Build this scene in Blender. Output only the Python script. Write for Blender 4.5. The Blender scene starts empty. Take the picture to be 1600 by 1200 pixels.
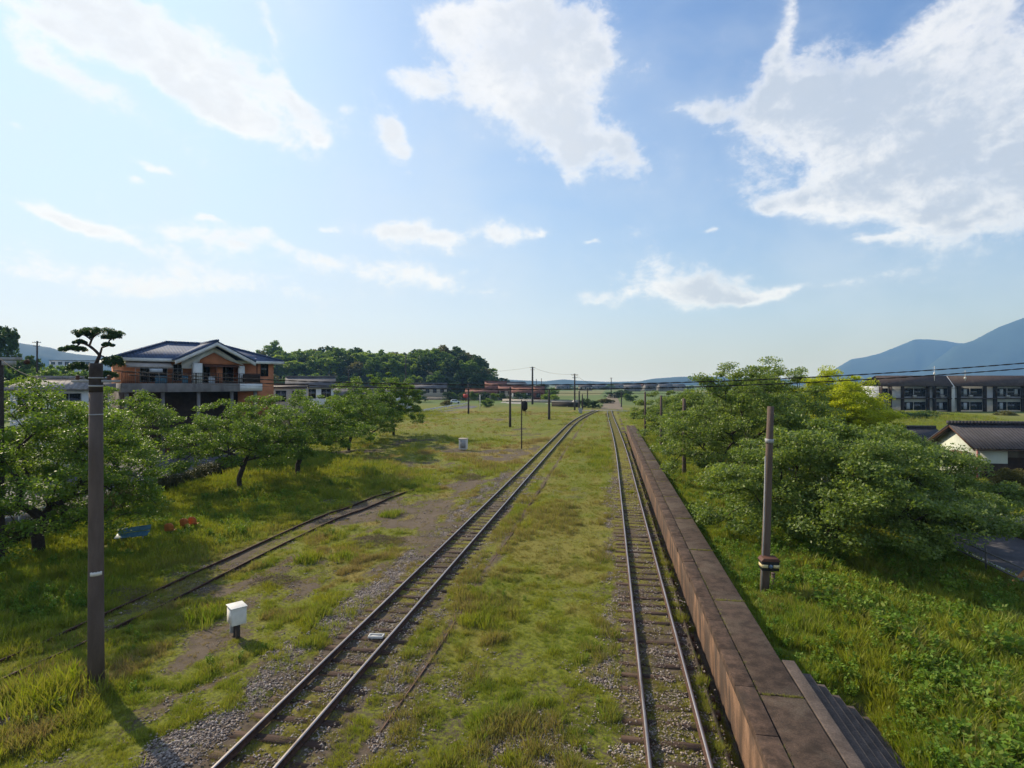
import bpy, math, random
import numpy as np
from mathutils import Vector, Matrix
random.seed(7); RNG = np.random.default_rng(11)
R = math.radians
scene = bpy.context.scene
# ------------------------------------------------------------------ camera
F = 880.0; CZ = 7.35; PSI = math.atan(151.5/880)
CS, SN = math.cos(PSI), math.sin(PSI)
cam = bpy.data.objects.new('camera', bpy.data.cameras.new('camera'))
scene.collection.objects.link(cam); scene.camera = cam
cam.location = (0, 0, CZ); cam.rotation_euler = (R(90), 0, PSI)
cam.data.sensor_width = 36; cam.data.lens = 36*F/1600
cam.data.clip_start = 0.1; cam.data.clip_end = 40000
scene.view_settings.view_transform = 'Standard'; scene.view_settings.look = 'None'
scene.view_settings.gamma = 1; scene.view_settings.exposure = 0.56
# ------------------------------------------------------------------ sun
SUN_EL = R(32); sd = Vector((-.87*math.cos(SUN_EL), .493*math.cos(SUN_EL), math.sin(SUN_EL)))
sl = bpy.data.lights.new('sun', 'SUN'); sl.energy = 4.9; sl.angle = R(.55); sl.color = (1, .86, .64)
so = bpy.data.objects.new('sun', sl); scene.collection.objects.link(so)
so.rotation_euler = sd.to_track_quat('Z', 'Y').to_euler()
# ------------------------------------------------------------------ node helper
class NT:
    def __init__(s, nt): s.nt = nt; s.n = nt.nodes; s.l = nt.links
    def put(s, sock, v):
        if isinstance(v, bpy.types.NodeSocket): s.l.new(v, sock)
        elif v is not None:
            if hasattr(sock, 'default_value'):
                dv = sock.default_value
                if hasattr(dv, '__len__') and not hasattr(v, '__len__'): v = [v]*len(dv)
                elif hasattr(dv, '__len__') and len(dv) == 4 and len(v) == 3: v = (*v, 1)
                sock.default_value = v
    def node(s, t, props=None, **ins):
        n = s.n.new(t)
        for k, v in (props or {}).items(): setattr(n, k, v)
        for k, v in ins.items(): s.put(n.inputs[k.replace('_', ' ')], v)
        return n
    def m(s, op, a, b=None, c=None, clamp=False):
        n = s.n.new('ShaderNodeMath'); n.operation = op; n.use_clamp = clamp
        s.put(n.inputs[0], a)
        if b is not None: s.put(n.inputs[1], b)
        if c is not None: s.put(n.inputs[2], c)
        return n.outputs[0]
    def vm(s, op, a, b=None):
        n = s.n.new('ShaderNodeVectorMath'); n.operation = op
        s.put(n.inputs[0], a)
        if b is not None: s.put(n.inputs[1], b)
        return n.outputs['Value'] if op in ('DOT_PRODUCT', 'LENGTH') else n.outputs[0]
    def mix(s, f, a, b, mode='MIX'):
        n = s.n.new('ShaderNodeMix'); n.data_type = 'RGBA'; n.blend_type = mode; n.clamp_factor = True
        s.put(n.inputs[0], f); s.put(n.inputs[6], a); s.put(n.inputs[7], b)
        return n.outputs[2]
    def ramp(s, v, lo, hi, a=0., b=1., smooth=True):
        n = s.n.new('ShaderNodeMapRange'); n.interpolation_type = 'SMOOTHSTEP' if smooth else 'LINEAR'
        for i, x in enumerate((v, lo, hi, a, b)): s.put(n.inputs[i], x)
        return n.outputs[0]
    def noise(s, vec, scale, detail=4, rough=.55, dist=0., out=0):
        n = s.n.new('ShaderNodeTexNoise')
        s.put(n.inputs['Vector'], vec); n.inputs['Scale'].default_value = scale
        n.inputs['Detail'].default_value = detail; n.inputs['Roughness'].default_value = rough
        n.inputs['Distortion'].default_value = dist
        return n.outputs[out]
# ------------------------------------------------------------------ world: sky with clouds
wd = bpy.data.worlds.new('World'); scene.world = wd; wd.use_nodes = True
wd.node_tree.nodes.clear(); w = NT(wd.node_tree)
sky = w.node('ShaderNodeTexSky', dict(sky_type='NISHITA', sun_disc=False, sun_elevation=SUN_EL,
      sun_rotation=math.atan2(sd.x, sd.y), altitude=50, air_density=1.0, dust_density=2.2, ozone_density=1.6))
tc = w.node('ShaderNodeTexCoord').outputs['Generated']
dn = w.vm('NORMALIZE', tc)
sx = w.node('ShaderNodeSeparateXYZ', Vector=dn)
az = w.m('ARCTAN2', sx.outputs[0], sx.outputs[1]); el = w.m('ARCSINE', sx.outputs[2])
warp = w.noise(dn, 7, 3, .6, out=1)
wv = w.node('ShaderNodeSeparateXYZ', Vector=w.vm('SUBTRACT', warp, (.5, .5, .5)))
azw = w.m('ADD', az, w.m('MULTIPLY', wv.outputs[0], .10)); elw = w.m('ADD', el, w.m('MULTIPLY', wv.outputs[2], .07))
def px_dir(px, py):
    a = math.atan((px-800)/F) - PSI
    return a, math.atan((600-py)/math.hypot(F, px-800))
def blob(px, py, rx, ry, rot=0, amp=1.):
    a0, e0 = px_dir(px, py); k = math.cos(math.atan((px-800)/F))
    c, s_ = math.cos(R(rot)), math.sin(R(rot))
    da = w.m('SUBTRACT', azw, a0); de = w.m('SUBTRACT', elw, e0)
    ra, re = rx/F*k, ry/F*k
    p = w.m('ADD', w.m('MULTIPLY', da, c/ra), w.m('MULTIPLY', de, -s_/ra))
    q = w.m('ADD', w.m('MULTIPLY', da, s_/re), w.m('MULTIPLY', de, c/re))
    r2 = w.m('ADD', w.m('MULTIPLY', p, p), w.m('MULTIPLY', q, q))
    return w.m('MULTIPLY', w.m('POWER', 2.718, w.m('MULTIPLY', r2, -1.)), amp)
BL = [(215,75,230,34,18,.9),(330,140,130,32,24,.95),(450,150,110,20,20,.8),(120,120,150,22,20,.7),(60,35,120,16,12,.7),(240,30,120,22,8,.6),(415,50,14,50,-20,.65),(385,183,22,8,0,.6),(492,200,26,13,5,.7),(545,165,26,9,10,.5),
      (805,85,128,58,12,1.),(740,60,80,40,0,.8),(925,60,40,50,0,.85),(840,20,40,30,0,.7),(660,135,60,20,5,.8),(865,190,118,46,26,1.),(895,262,34,26,0,.7),(975,235,36,26,0,.55),(610,205,22,34,-30,.85),(630,240,14,12,0,.5),
      (1250,175,110,55,20,.95),(1090,165,50,16,0,.75),(1400,215,190,95,12,1.),(1540,170,120,150,0,.9),(1480,60,120,50,-22,.75),(1560,300,110,60,0,.8),(1330,310,150,26,8,.7),(1222,45,22,70,10,.8),(1290,70,50,24,0,.5),(1195,328,26,12,0,.6),(1370,372,40,9,0,.6),
      (600,355,60,16,8,.8),(680,378,70,24,5,.85),(785,368,34,16,0,.9),(845,360,20,9,0,.65),(515,352,16,8,0,.75),(445,380,80,16,8,.8),(330,345,26,6,0,.6),(90,340,60,12,18,.75),(190,372,100,16,12,.75),(330,375,90,14,5,.65),(235,264,32,9,10,.9),(205,282,16,8,0,.8),
      (1050,435,86,34,10,.62),(1110,460,70,18,0,.6),(1200,462,160,10,-4,.6),(960,470,120,16,-5,.5),(1118,367,22,6,0,.6),(640,430,150,20,6,.65),(350,440,260,26,0,.55),(120,440,160,22,0,.5),(928,387,12,5,0,.6),(10,195,14,9,0,.6)]
acc = None
for b in BL:
    v = blob(*b); acc = v if acc is None else w.m('MAXIMUM', acc, v) if False else w.m('ADD', acc, v)
cs = w.vm('MULTIPLY', dn, (1, 1, 1.5))
n1 = w.noise(cs, 11, 10, .66, .3); n2 = w.noise(cs, 34, 8, .68, .15); n0 = w.noise(cs, 4., 6, .6, .2)
nn = w.m('ADD', w.m('ADD', w.m('MULTIPLY', w.m('SUBTRACT', n1, .5), 1.9), w.m('MULTIPLY', w.m('SUBTRACT', n2, .5), 1.0)), w.m('MULTIPLY', w.m('SUBTRACT', n0, .5), .6))
dens = w.m('ADD', w.m('MULTIPLY', w.m('MINIMUM', acc, 1.05), 1.15), nn)
# beyond the photograph's field of view the same noise carries on with broken cloud
away = w.ramp(w.m('ABSOLUTE', w.m('ADD', az, PSI)), .8, 1.1)
dens = w.m('ADD', dens, w.m('MULTIPLY', away, .45))
sharp = w.ramp(dens, .38, 1.0); soft_ = w.ramp(dens, .10, 1.6)
cl = w.m('ADD', w.m('MULTIPLY', sharp, .62), w.m('MULTIPLY', soft_, .38))
cl = w.m('MULTIPLY', cl, w.ramp(el, .0, .14, .15, 1.))
# thick parts turn a little greyer, more so towards the right where the clouds are seen away from the sun
shade = w.m('MULTIPLY', w.ramp(w.m('ADD', dens, w.m('MULTIPLY', w.m('SUBTRACT', w.noise(cs, 7, 7, .6), .5), 1.6)), .72, 1.45), w.ramp(az, -.5, .42, .35, 1.))
ccol = w.mix(shade, (.785, .785, .79), (.45, .515, .615))
veil = w.ramp(w.noise(cs, 2.2, 5, .6, .3), .36, .75, .0, .36)
SKYS = .096
skyc = w.mix(1., sky.outputs[0], (SKYS*1.16, SKYS*1.44, SKYS*1.76), 'MULTIPLY')
sk_ = w.node('ShaderNodeSeparateColor', Color=skyc)         # the glare round the sun eases off instead of burning out
def soft(v, b): q = w.m('DIVIDE', v, b); return w.m('DIVIDE', v, w.m('POWER', w.m('ADD', 1., w.m('MULTIPLY', q, w.m('MULTIPLY', q, q))), .3333))
cc_ = w.node('ShaderNodeCombineColor', Red=soft(sk_.outputs[0], .54), Green=soft(sk_.outputs[1], .72), Blue=soft(sk_.outputs[2], .93))
skyc = cc_.outputs[0]
lo = w.m('POWER', w.m('SUBTRACT', 1., w.m('MAXIMUM', el, 0.), clamp=True), 6.5)   # whitish air low down
leftside = w.ramp(az, -.95, .75, 1., .0)
hazec = w.mix(leftside, (.47, .545, .60), (.70, .715, .71))
skyc = w.mix(w.m('ADD', w.m('MULTIPLY', lo, .95), w.m('MULTIPLY', leftside, w.ramp(el, .0, .75, .08, .0))), skyc, hazec)
skyc = w.mix(veil, skyc, (.60, .66, .72))
final = w.mix(1., w.mix(w.m('MULTIPLY', cl, .93), skyc, ccol), (.885, .885, .885), 'MULTIPLY')
# the sky as it is above the air built below (box 'haze'): what that air adds and takes away is allowed for
HZ = .00018; side = w.m('MINIMUM', w.m('DIVIDE', 6600., w.m('MAXIMUM', w.m('ABSOLUTE', sx.outputs[0]), w.m('ABSOLUTE', sx.outputs[1]))), 9400.)
side = w.m('MULTIPLY_ADD', w.m('SUBTRACT', side, 6600.), w.ramp(el, -.04, -.01), 6600.)
pth = w.m('MINIMUM', w.m('DIVIDE', 812., w.m('MAXIMUM', sx.outputs[2], .01)), side)
tr_ = w.m('POWER', 2.71828, w.m('MULTIPLY', pth, -HZ))
inv = w.m('DIVIDE', 1., tr_)
add = w.node('ShaderNodeVectorMath', dict(operation='SCALE'), Scale=w.m('SUBTRACT', inv, 1.)); w.put(add.inputs[0], (.17, .30, .50))
sc_ = w.node('ShaderNodeVectorMath', dict(operation='SCALE'), Scale=inv); w.put(sc_.inputs[0], final)
final = w.vm('MAXIMUM', w.vm('SUBTRACT', sc_.outputs[0], add.outputs[0]), (0, 0, 0))
bg = w.node('ShaderNodeBackground', Color=final, Strength=1.)
w.l.new(bg.outputs[0], w.node('ShaderNodeOutputWorld').inputs[0])

# ------------------------------------------------------------------ numpy noise
def _h(i, j, s):
    v = (i*374761393 + j*668265263 + s*982451653).astype(np.int64) & 0xffffffff
    v = ((v ^ (v >> 13))*1274126177) & 0xffffffff
    return ((v ^ (v >> 16)) & 0xffff)/65535.
def vn(x, y, s=0):
    x = np.asarray(x, float); y = np.asarray(y, float)
    i = np.floor(x).astype(np.int64); j = np.floor(y).astype(np.int64); u = x-i; v = y-j
    u = u*u*(3-2*u); v = v*v*(3-2*v)
    return (_h(i,j,s)*(1-u)+_h(i+1,j,s)*u)*(1-v)+(_h(i,j+1,s)*(1-u)+_h(i+1,j+1,s)*u)*v
def fbm(x, y, s=0, o=4):
    t = 0; a = .5; n = 0
    for k in range(o): t = t+a*vn(x*2**k+k*17.3, y*2**k-k*9.1, s+k); n += a; a *= .55
    return t/n
def ss(x, a, b): t = np.clip((x-a)/(b-a), 0, 1); return t*t*(3-2*t)
# ------------------------------------------------------------------ placement
def c2w(xc, d): return (xc*CS-d*SN, xc*SN+d*CS)          # metres right of / ahead of the lens -> world x, y
def at(px, d): return c2w((px-800)/F*d, d)
def gp(px, py, z=0.):
    d = (CZ-z)*F/(py-600); return at(px, d)
def XL(Y): return -6.72+2.6*np.clip((np.asarray(Y, float)-92)/55, 0, 1.2)**2
XRT = 1.33
def XS(Y): return -15.4+.0*np.asarray(Y, float)+1.6*np.clip((np.asarray(Y, float)-24)/14, 0, 1.3)**2
def XD(Y): return -27-(np.clip(Y, 0, 75)-22)*7/31.
P0, P1, PH = 2.61, 3.85, 1.1           # platform edges, height
def terr(X, Y):
    X = np.asarray(X, float); Y = np.asarray(Y, float)
    z = (fbm(X*.35, Y*.35, 5)-.5)*.22
    tr = np.minimum(np.abs(X-XL(Y)), np.abs(X-XRT))
    z = z*ss(tr, 1.0, 2.5)
    rise = ss(X, -9.2, -8.0)*(1-ss(X, 2.0, 2.6))*.0
    z = z-.10*ss(-X, 8.6, 10.5)                              # field a little below the ballast
    z = z+ss(-X, 17, 20)*.25*(fbm(X*.2, Y*.2, 9))
    dd = X-XD(Y)                                             # ditch along the car park
    near = 1-ss(Y, 66, 72)
    z = z+near*(-.9*ss(dd, -1.5, -.9)*(1-ss(dd, -.2, .9)))
    z = np.where((dd < -1.2) & (near > 0), z*(1-near)+near*(-.02), z)
    # right of the platform: bank up to the slab, falling away at the stairs
    rb = ss(X, 3.4, 3.8)
    bank = (.45*ss(Y, 12.5, 17)+.1)*(1-ss(X, 5.5, 11)) + .12*(fbm(X*.6, Y*.6, 21)-.4)*2
    stair = (1-ss(Y, 13.6, 14.4))*(1-ss(X, 5.6, 6.2))
    bank = bank*(1-stair)-.12*stair
    bank = bank*(1-ss(X, 12.5, 14))*(1-ss(Y, 95, 110))
    z = z*(1-rb)+rb*bank
    # earth under the platform and the dark gutter at its foot
    z = np.where((X > 2.62) & (X < 3.8) & (Y < 88), -.2, z)
    z = np.where((X > 2.325) & (X < 2.70) & (Y < 88), -.26, z)
    z = z+(fbm(X*2.3, Y*2.3, 15, 3)-.5)*.09*(1-ss(tr, 1.3, 1.6))*(1-ss(Y, 40, 60))
    road = (X > 14.9) & (X < 19.3)
    z = np.where(road, -.03, z)
    z = z*(1-ss(np.hypot(X, Y), 230, 300))
    emb = ss(Y, 108, 118)*(1-ss(Y, 135, 150))*ss(X, 45, 60)
    z = z+emb*(.9+.5*fbm(X*.2, Y*.2, 3))
    return z
def zones(X, Y):
    """grass cover, blade height, dryness, gravel"""
    X = np.asarray(X, float); Y = np.asarray(Y, float)
    n1 = fbm(X*.28, Y*.20, 31); n2 = fbm(X*.9, Y*.6, 41); n3 = fbm(X*2.6, Y*2.2, 51, 3); n4 = fbm(X*.12, Y*.07, 61)
    far = ss(Y, 40, 90)
    # default: rough field on the left
    g = np.clip(.66+(n1-.5)*2.2+(n2-.5)*1.4+.3*far, .08, 1); h = .05+.13*ss(n1+.8*(n2-.5), .42, .72); dry = ss(n2*.6+n4*.6, .62, .78)*.8+.12; gv = .15*ss(n3, .5, .7)*(1-far)
    patch = ss(n2*.55+n1*.45, .47, .38)*ss(X, -17, -14)*(1-ss(Y, 50, 75))
    g = np.clip(g+.18, 0, 1)*(1-.38*patch); dry = np.maximum(dry, patch*.95)
    lush = (1-ss(X+(fbm(X*.15, Y*.1, 44)-.5)*10+ss(Y, 38, 70)*25, -19, -12))
    g = g*(1-lush)+lush*np.clip(.95+(n2-.5), .5, 1); h = h*(1-lush)+lush*(.13+.20*n2); dry = dry*(1-lush)+lush*.12*ss(n4, .5, .7)
    # siding bed
    sb = np.exp(-((X-XS(Y))/.95)**4)*(1-ss(Y, 34, 40)); sb = sb*(.45+.55*ss(fbm(Y*.45, X*.25, 66), .38, .58)); g = g*(1-.32*sb); h = h*(1-.72*sb); dry = np.maximum(dry, sb*.5)
    # ballast shoulder left of the main track
    dl = X-XL(Y)
    edge = (fbm(Y*.5, Y*0, 71)-.5)*1.1
    bs = ss(dl, -2.35+edge, -1.75+edge)*(1-ss(dl, -.95, -.75))*(1-ss(Y, 38, 58))
    bs = bs*np.clip(.5+(n2-.38)*2.8, 0, 1)
    inn = (1-ss(np.abs(dl), .95, 1.3))
    mid = ss(dl, .9, 1.4)*ss(XRT-X, .8, 1.3)
    g_mid = np.clip(1.1+(n1-.5)*1.1+(n2-.5)*1.1, .62, 1)*(.72+.28*ss(Y, 11, 17)); h_mid = .065+.12*ss(n1+.6*(n2-.5)+.5*(n3-.5), .42, .68); dry_mid = .5*ss(n2*.6+n4*.4, .44, .62)+.08
    gv_mid = np.clip((1-ss(Y, 12.5, 16.5))*ss(n2, .42, .66)*.62+np.exp(-((dl-1.3)/.4)**2)*(.62-.5*far)*ss(n2, .42, .6)+np.exp(-((XRT-X-1.2)/.45)**2)*.75*ss(n2, .42, .62)*(1-far*.7), 0, 1)
    g = g*(1-mid)+mid*g_mid*(1-.55*gv_mid); h = h*(1-mid)+mid*h_mid; dry = dry*(1-mid)+mid*dry_mid; gv = gv*(1-mid)+mid*gv_mid
    g = g*(1-.85*bs); gv = np.maximum(gv, bs)
    rin = 1-ss(np.abs(X-XRT), .95, 1.25)
    bed = np.maximum(inn, rin)
    g = g*(1-bed)+bed*np.clip(.62+(n2-.5)*1.6+.4*ss(Y, 22, 50), .2, 1); h = h*(1-bed)+bed*.045; dry = dry*(1-bed)+bed*.5; gv = np.maximum(gv*(1-bed), bed*np.clip(.30-.3*far+(n3-.5)*1.4, 0, 1))
    rs = ss(X, XRT+.6, XRT+.8)*(1-ss(X, 2.5, 2.6)); g = g*(1-rs)+rs*np.clip(.30+(n2-.4)*2, .05, 1); h = h*(1-rs)+rs*(.06+.10*n3); dry = dry*(1-rs)+rs*.3; gv = gv*(1-rs)+rs*.35
    # right of the platform
    rr = ss(X, 3.7, 3.9); g = g*(1-rr)+rr*1.; h = h*(1-rr)+rr*(.13+.30*ss(X, 4.4, 8)*n2*(1-.6*ss(X, 11, 13.5))+.07*n3); dry = dry*(1-rr)+rr*.25*ss(n2, .52, .68); gv = gv*(1-rr)
    # far fields
    ff = ss(Y, 150, 190); g = g*(1-ff)+ff*.7; dry = dry*(1-ff)+ff*(.15+.5*ss(n4, .45, .6)); h = h*(1-ff)+ff*.12
    dirt = np.exp(-((X+4.72)/.16)**2); g = g*(1-.7*dirt); dry = np.maximum(dry, dirt*.8)
    road = ((X > 14.8) & (X < 19.4)) | ((X < XD(Y)-1.0) & (X > -46) & (Y < 66)) | ((X > P0-.05) & (X < P1) & (Y < 87.5)) | ((X > 3.8) & (X < 5.65) & (Y < 13.8))
    g = np.where(road, 0, g); gv = np.where(road, 0, gv)
    return g, h, dry, gv
# ------------------------------------------------------------------ meshes and tags
COL = scene.collection
def tag(o, label=None, cat=None, group=None, kind=None):
    if label: o['label'] = label
    if cat: o['category'] = cat
    if group: o['group'] = group
    if kind: o['kind'] = kind
    return o
def link(o, parent=None):
    COL.objects.link(o)
    if parent is not None: o.parent = parent
    return o
def empty(name, loc=(0,0,0), rz=0, label=None, cat=None, group=None):
    o = bpy.data.objects.new(name, None); o.location = loc; o.rotation_euler = (0, 0, rz); o.empty_display_size = .3
    link(o); return tag(o, label, cat, group)
def np_mesh(name, V, Fc, mat, smooth=False, attrs=None, uv=None):
    V = np.asarray(V, np.float32); me = bpy.data.meshes.new(name)
    me.vertices.add(len(V)); me.vertices.foreach_set('co', V.ravel())
    if isinstance(Fc, np.ndarray):
        nf, k = Fc.shape; me.loops.add(nf*k); me.loops.foreach_set('vertex_index', Fc.astype(np.int32).ravel())
        me.polygons.add(nf); me.polygons.foreach_set('loop_start', np.arange(0, nf*k, k, dtype=np.int32))
    elif len(Fc):
        ls = np.array([len(f) for f in Fc], np.int32); idx = np.concatenate([np.array(f, np.int32) for f in Fc])
        me.loops.add(len(idx)); me.loops.foreach_set('vertex_index', idx)
        me.polygons.add(len(ls)); me.polygons.foreach_set('loop_start', np.concatenate([[0], np.cumsum(ls)[:-1]]).astype(np.int32))
    if mat is not None: me.materials.append(mat)
    me.update(calc_edges=True)
    if smooth: me.polygons.foreach_set('use_smooth', np.ones(len(me.polygons), bool))
    for k, a in (attrs or {}).items():
        at_ = me.attributes.new(k, 'FLOAT', 'POINT'); at_.data.foreach_set('value', np.asarray(a, np.float32).ravel())
    return me
class MB:
    def __init__(s): s.v = []; s.f = []
    def add(s, vs, fs):
        b = len(s.v); s.v += [tuple(v) for v in vs]; s.f += [tuple(b+i for i in f) for f in fs]; return s
    def box(s, x0, x1, y0, y1, z0, z1):
        return s.add([(x0,y0,z0),(x1,y0,z0),(x1,y1,z0),(x0,y1,z0),(x0,y0,z1),(x1,y0,z1),(x1,y1,z1),(x0,y1,z1)],
                     [(0,3,2,1),(4,5,6,7),(0,1,5,4),(1,2,6,5),(2,3,7,6),(3,0,4,7)])
    def cb(s, x, y, z, w_, d, h): return s.box(x-w_/2, x+w_/2, y-d/2, y+d/2, z-h/2, z+h/2)
    def bar(s, a, b, w_, h):
        a = Vector(a); b = Vector(b); t = (b-a).normalized(); up = Vector((0,0,1)) if abs(t.z) < .95 else Vector((1,0,0))
        r = t.cross(up).normalized()*w_/2; u = r.cross(t).normalized()*h/2
        vs = [p+i*r+j*u for p in (a, b) for i, j in ((-1,-1),(1,-1),(1,1),(-1,1))]
        return s.add(vs, [(3,2,1,0),(4,5,6,7),(0,1,5,4),(1,2,6,5),(2,3,7,6),(3,0,4,7)])
    def tube(s, pts, rad, n=8, cap=True):
        pts = [Vector(p) for p in pts]; k = len(pts)
        rad = [float(x_) for x_ in rad] if hasattr(rad, '__len__') else [float(rad)]*k
        rings = []; prev = None
        for i, p in enumerate(pts):
            t = (pts[min(i+1, k-1)]-pts[max(i-1, 0)]).normalized()
            if prev is None:
                a = Vector((1,0,0)) if abs(t.x) < .8 else Vector((0,1,0)); r = t.cross(a).normalized()
            else: r = (prev-t*prev.dot(t)).normalized()
            prev = r; q = t.cross(r)
            rings.append([p+rad[i]*(math.cos(2*math.pi*j/n)*r+math.sin(2*math.pi*j/n)*q) for j in range(n)])
        vs = [v for rg in rings for v in rg]; fs = []
        for i in range(k-1):
            for j in range(n): a = i*n+j; b = i*n+(j+1)%n; fs.append((a, b, b+n, a+n))
        if cap: fs += [tuple(range(n))[::-1], tuple((k-1)*n+j for j in range(n))]
        return s.add(vs, fs)
    def prism(s, prof, a0, a1, axis='x'):
        """profile of (p,q) swept from a0 to a1: axis x -> profile is (y,z); axis y -> profile is (x,z)"""
        mk = (lambda a, p, q: (a, p, q)) if axis == 'x' else (lambda a, p, q: (p, a, q))
        n = len(prof); vs = [mk(a0, *p) for p in prof]+[mk(a1, *p) for p in prof]
        return s.add(vs, [tuple(range(n))[::-1], tuple(range(n, 2*n))]+[(i, (i+1)%n, (i+1)%n+n, i+n) for i in range(n)])
    def slab(s, quad, t):
        """a thick sheet: quad corners with thickness t downwards along its normal"""
        q = [Vector(p) for p in quad]; n = (q[1]-q[0]).cross(q[-1]-q[0]).normalized()
        if n.z < 0: n = -n
        k = len(q); vs = q+[p-n*t for p in q]
        return s.add(vs, [tuple(range(k)), tuple(range(k, 2*k))[::-1]]+[(i, i+k, (i+1)%k+k, (i+1)%k) for i in range(k)])
    def build(s, name, mat, parent=None, smooth=False):
        o = bpy.data.objects.new(name, np_mesh(name, s.v, s.f, mat, smooth)); return link(o, parent)
def bevel(o, wd_=.02, seg=2):
    m_ = o.modifiers.new('bevel', 'BEVEL'); m_.width = wd_; m_.segments = seg; m_.limit_method = 'ANGLE'; return o
def copy_tree(o, parent=None):
    c = o.copy(); COL.objects.link(c)
    if parent is not None: c.parent = parent
    for ch in list(o.children): copy_tree(ch, c)
    return c
# ------------------------------------------------------------------ materials
def mat(name, base, rough=.85, var=.25, scale=3., second=None, smin=.5, smax=.65, bump=.15, bscale=None, metal=0., spec=.3, stretch=(1,1,1), s2=None, coords='Object', grain=0.):
    m_ = bpy.data.materials.new(name); m_.use_nodes = True; m_.node_tree.nodes.clear(); t = NT(m_.node_tree)
    co = t.node('ShaderNodeTexCoord').outputs[coords]; co = t.vm('MULTIPLY', co, stretch)
    n = t.noise(co, scale, 6, .6)
    c = t.mix(t.ramp(n, .3, .7), [x*(1-var) for x in base], [min(1, x*(1+var)) for x in base])
    if second is not None:
        c = t.mix(t.ramp(t.noise(co, s2 or scale*.37, 6, .65, .4), smin, smax), c, second)
    if grain:
        gn = t.noise(t.node('ShaderNodeTexCoord').outputs[coords], 26, 6, .8); c = t.mix(t.ramp(gn, .36, .60, grain, 0), c, [x*.35 for x in base]); c = t.mix(t.ramp(gn, .60, .74, 0, grain), c, [min(.6, x*3.2) for x in base])
    b = t.node('ShaderNodeBsdfPrincipled', Base_Color=c, Roughness=rough, Metallic=metal)
    b.inputs['Specular IOR Level'].default_value = spec
    if bump:
        bp = t.node('ShaderNodeBump', Height=t.noise(co, bscale or scale*6, 5, .65), Strength=bump, Distance=.05)
        t.l.new(bp.outputs[0], b.inputs['Normal'])
    t.l.new(b.outputs[0], t.node('ShaderNodeOutputMaterial').inputs[0]); return m_
def leaf_mat(name, ca, cb, cc=None, trans=.45, patch=.25, spec=.25):
    """foliage: diffuse plus light coming through; every leaf its own tint, clumps of another"""
    m_ = bpy.data.materials.new(name); m_.use_nodes = True; m_.node_tree.nodes.clear(); t = NT(m_.node_tree)
    g = t.node('ShaderNodeNewGeometry'); pos = g.outputs['Position']
    c = t.mix(g.outputs['Random Per Island'], ca, cb)
    c = t.mix(t.ramp(t.noise(pos, patch*4, 3, .6), .35, .65, .0, .55), c, cc or [x*.7 for x in ca])
    p = t.node('ShaderNodeBsdfPrincipled', Base_Color=c, Roughness=.5); p.inputs['Specular IOR Level'].default_value = spec
    tr = t.node('ShaderNodeBsdfTranslucent', Color=t.mix(.6, c, (1.0, 1.0, .25), 'MULTIPLY'))
    tr2 = t.mix(1., c, (1.5, 1.45, .7), 'MULTIPLY'); t.put(tr.inputs[0], tr2)
    mx = t.node('ShaderNodeMixShader', Fac=trans); t.l.new(p.outputs[0], mx.inputs[1]); t.l.new(tr.outputs[0], mx.inputs[2])
    t.l.new(mx.outputs[0], t.node('ShaderNodeOutputMaterial').inputs[0]); return m_
def inst_mat(name, green, green2, dryc, trans=.35):
    """grass scattered as instances: dryness comes from the scatter point"""
    m_ = bpy.data.materials.new(name); m_.use_nodes = True; m_.node_tree.nodes.clear(); t = NT(m_.node_tree)
    g = t.node('ShaderNodeNewGeometry'); rnd = t.node('ShaderNodeObjectInfo').outputs['Random']
    at_ = t.node('ShaderNodeAttribute', dict(attribute_type='INSTANCER', attribute_name='dry'))
    c = t.mix(rnd, green, green2)
    c = t.mix(t.ramp(t.noise(g.outputs['Position'], .35, 4, .6), .38, .62, 0, .6), c, [green2[0]*1.25, green2[1]*1.05, green2[2]*.8])
    dr = t.m('MULTIPLY_ADD', t.m('SUBTRACT', g.outputs['Random Per Island'], .5), .9, at_.outputs['Fac'], clamp=True)
    c = t.mix(dr, c, dryc)
    p = t.node('ShaderNodeBsdfPrincipled', Base_Color=c, Roughness=.6); p.inputs['Specular IOR Level'].default_value = .2
    tr = t.node('ShaderNodeBsdfTranslucent', Color=t.mix(1., c, (1.4, 1.3, .7), 'MULTIPLY'))
    mx = t.node('ShaderNodeMixShader', Fac=trans); t.l.new(p.outputs[0], mx.inputs[1]); t.l.new(tr.outputs[0], mx.inputs[2])
    t.l.new(mx.outputs[0], t.node('ShaderNodeOutputMaterial').inputs[0]); return m_
M = {}
M['cherry'] = leaf_mat('cherry_leaf', (.08,.15,.020), (.18,.26,.036), (.062,.115,.017))
M['cherry_right'] = leaf_mat('cherry_leaf_pale', (.11,.175,.033), (.26,.33,.08), (.07,.12,.023), spec=.45)  # paler leaf tint with more gloss for the right row
M['lime'] = leaf_mat('lime_leaf', (.32,.38,.02), (.50,.52,.04), (.27,.34,.02))
M['dark_leaf'] = leaf_mat('dark_leaf', (.03,.07,.016), (.055,.105,.025), (.03,.055,.016), trans=.3)
M['wood_a'] = leaf_mat('wood_leaf_green', (.11,.19,.035), (.18,.27,.05), (.075,.135,.028), trans=.45, patch=.02)
M['wood_b'] = leaf_mat('wood_leaf_dark', (.04,.085,.022), (.075,.13,.032), (.035,.065,.02), trans=.35, patch=.02)
M['wood_c'] = leaf_mat('wood_leaf_brownish', (.13,.125,.042), (.18,.165,.06), (.085,.09,.03), trans=.45, patch=.02)
M['wood_d'] = leaf_mat('wood_leaf_fresh', (.19,.28,.04), (.27,.35,.06), (.13,.21,.035), trans=.5, patch=.02)
M['hedge'] = leaf_mat('hedge_leaf', (.035,.055,.015), (.075,.085,.025), (.13,.105,.03), trans=.2)
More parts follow.
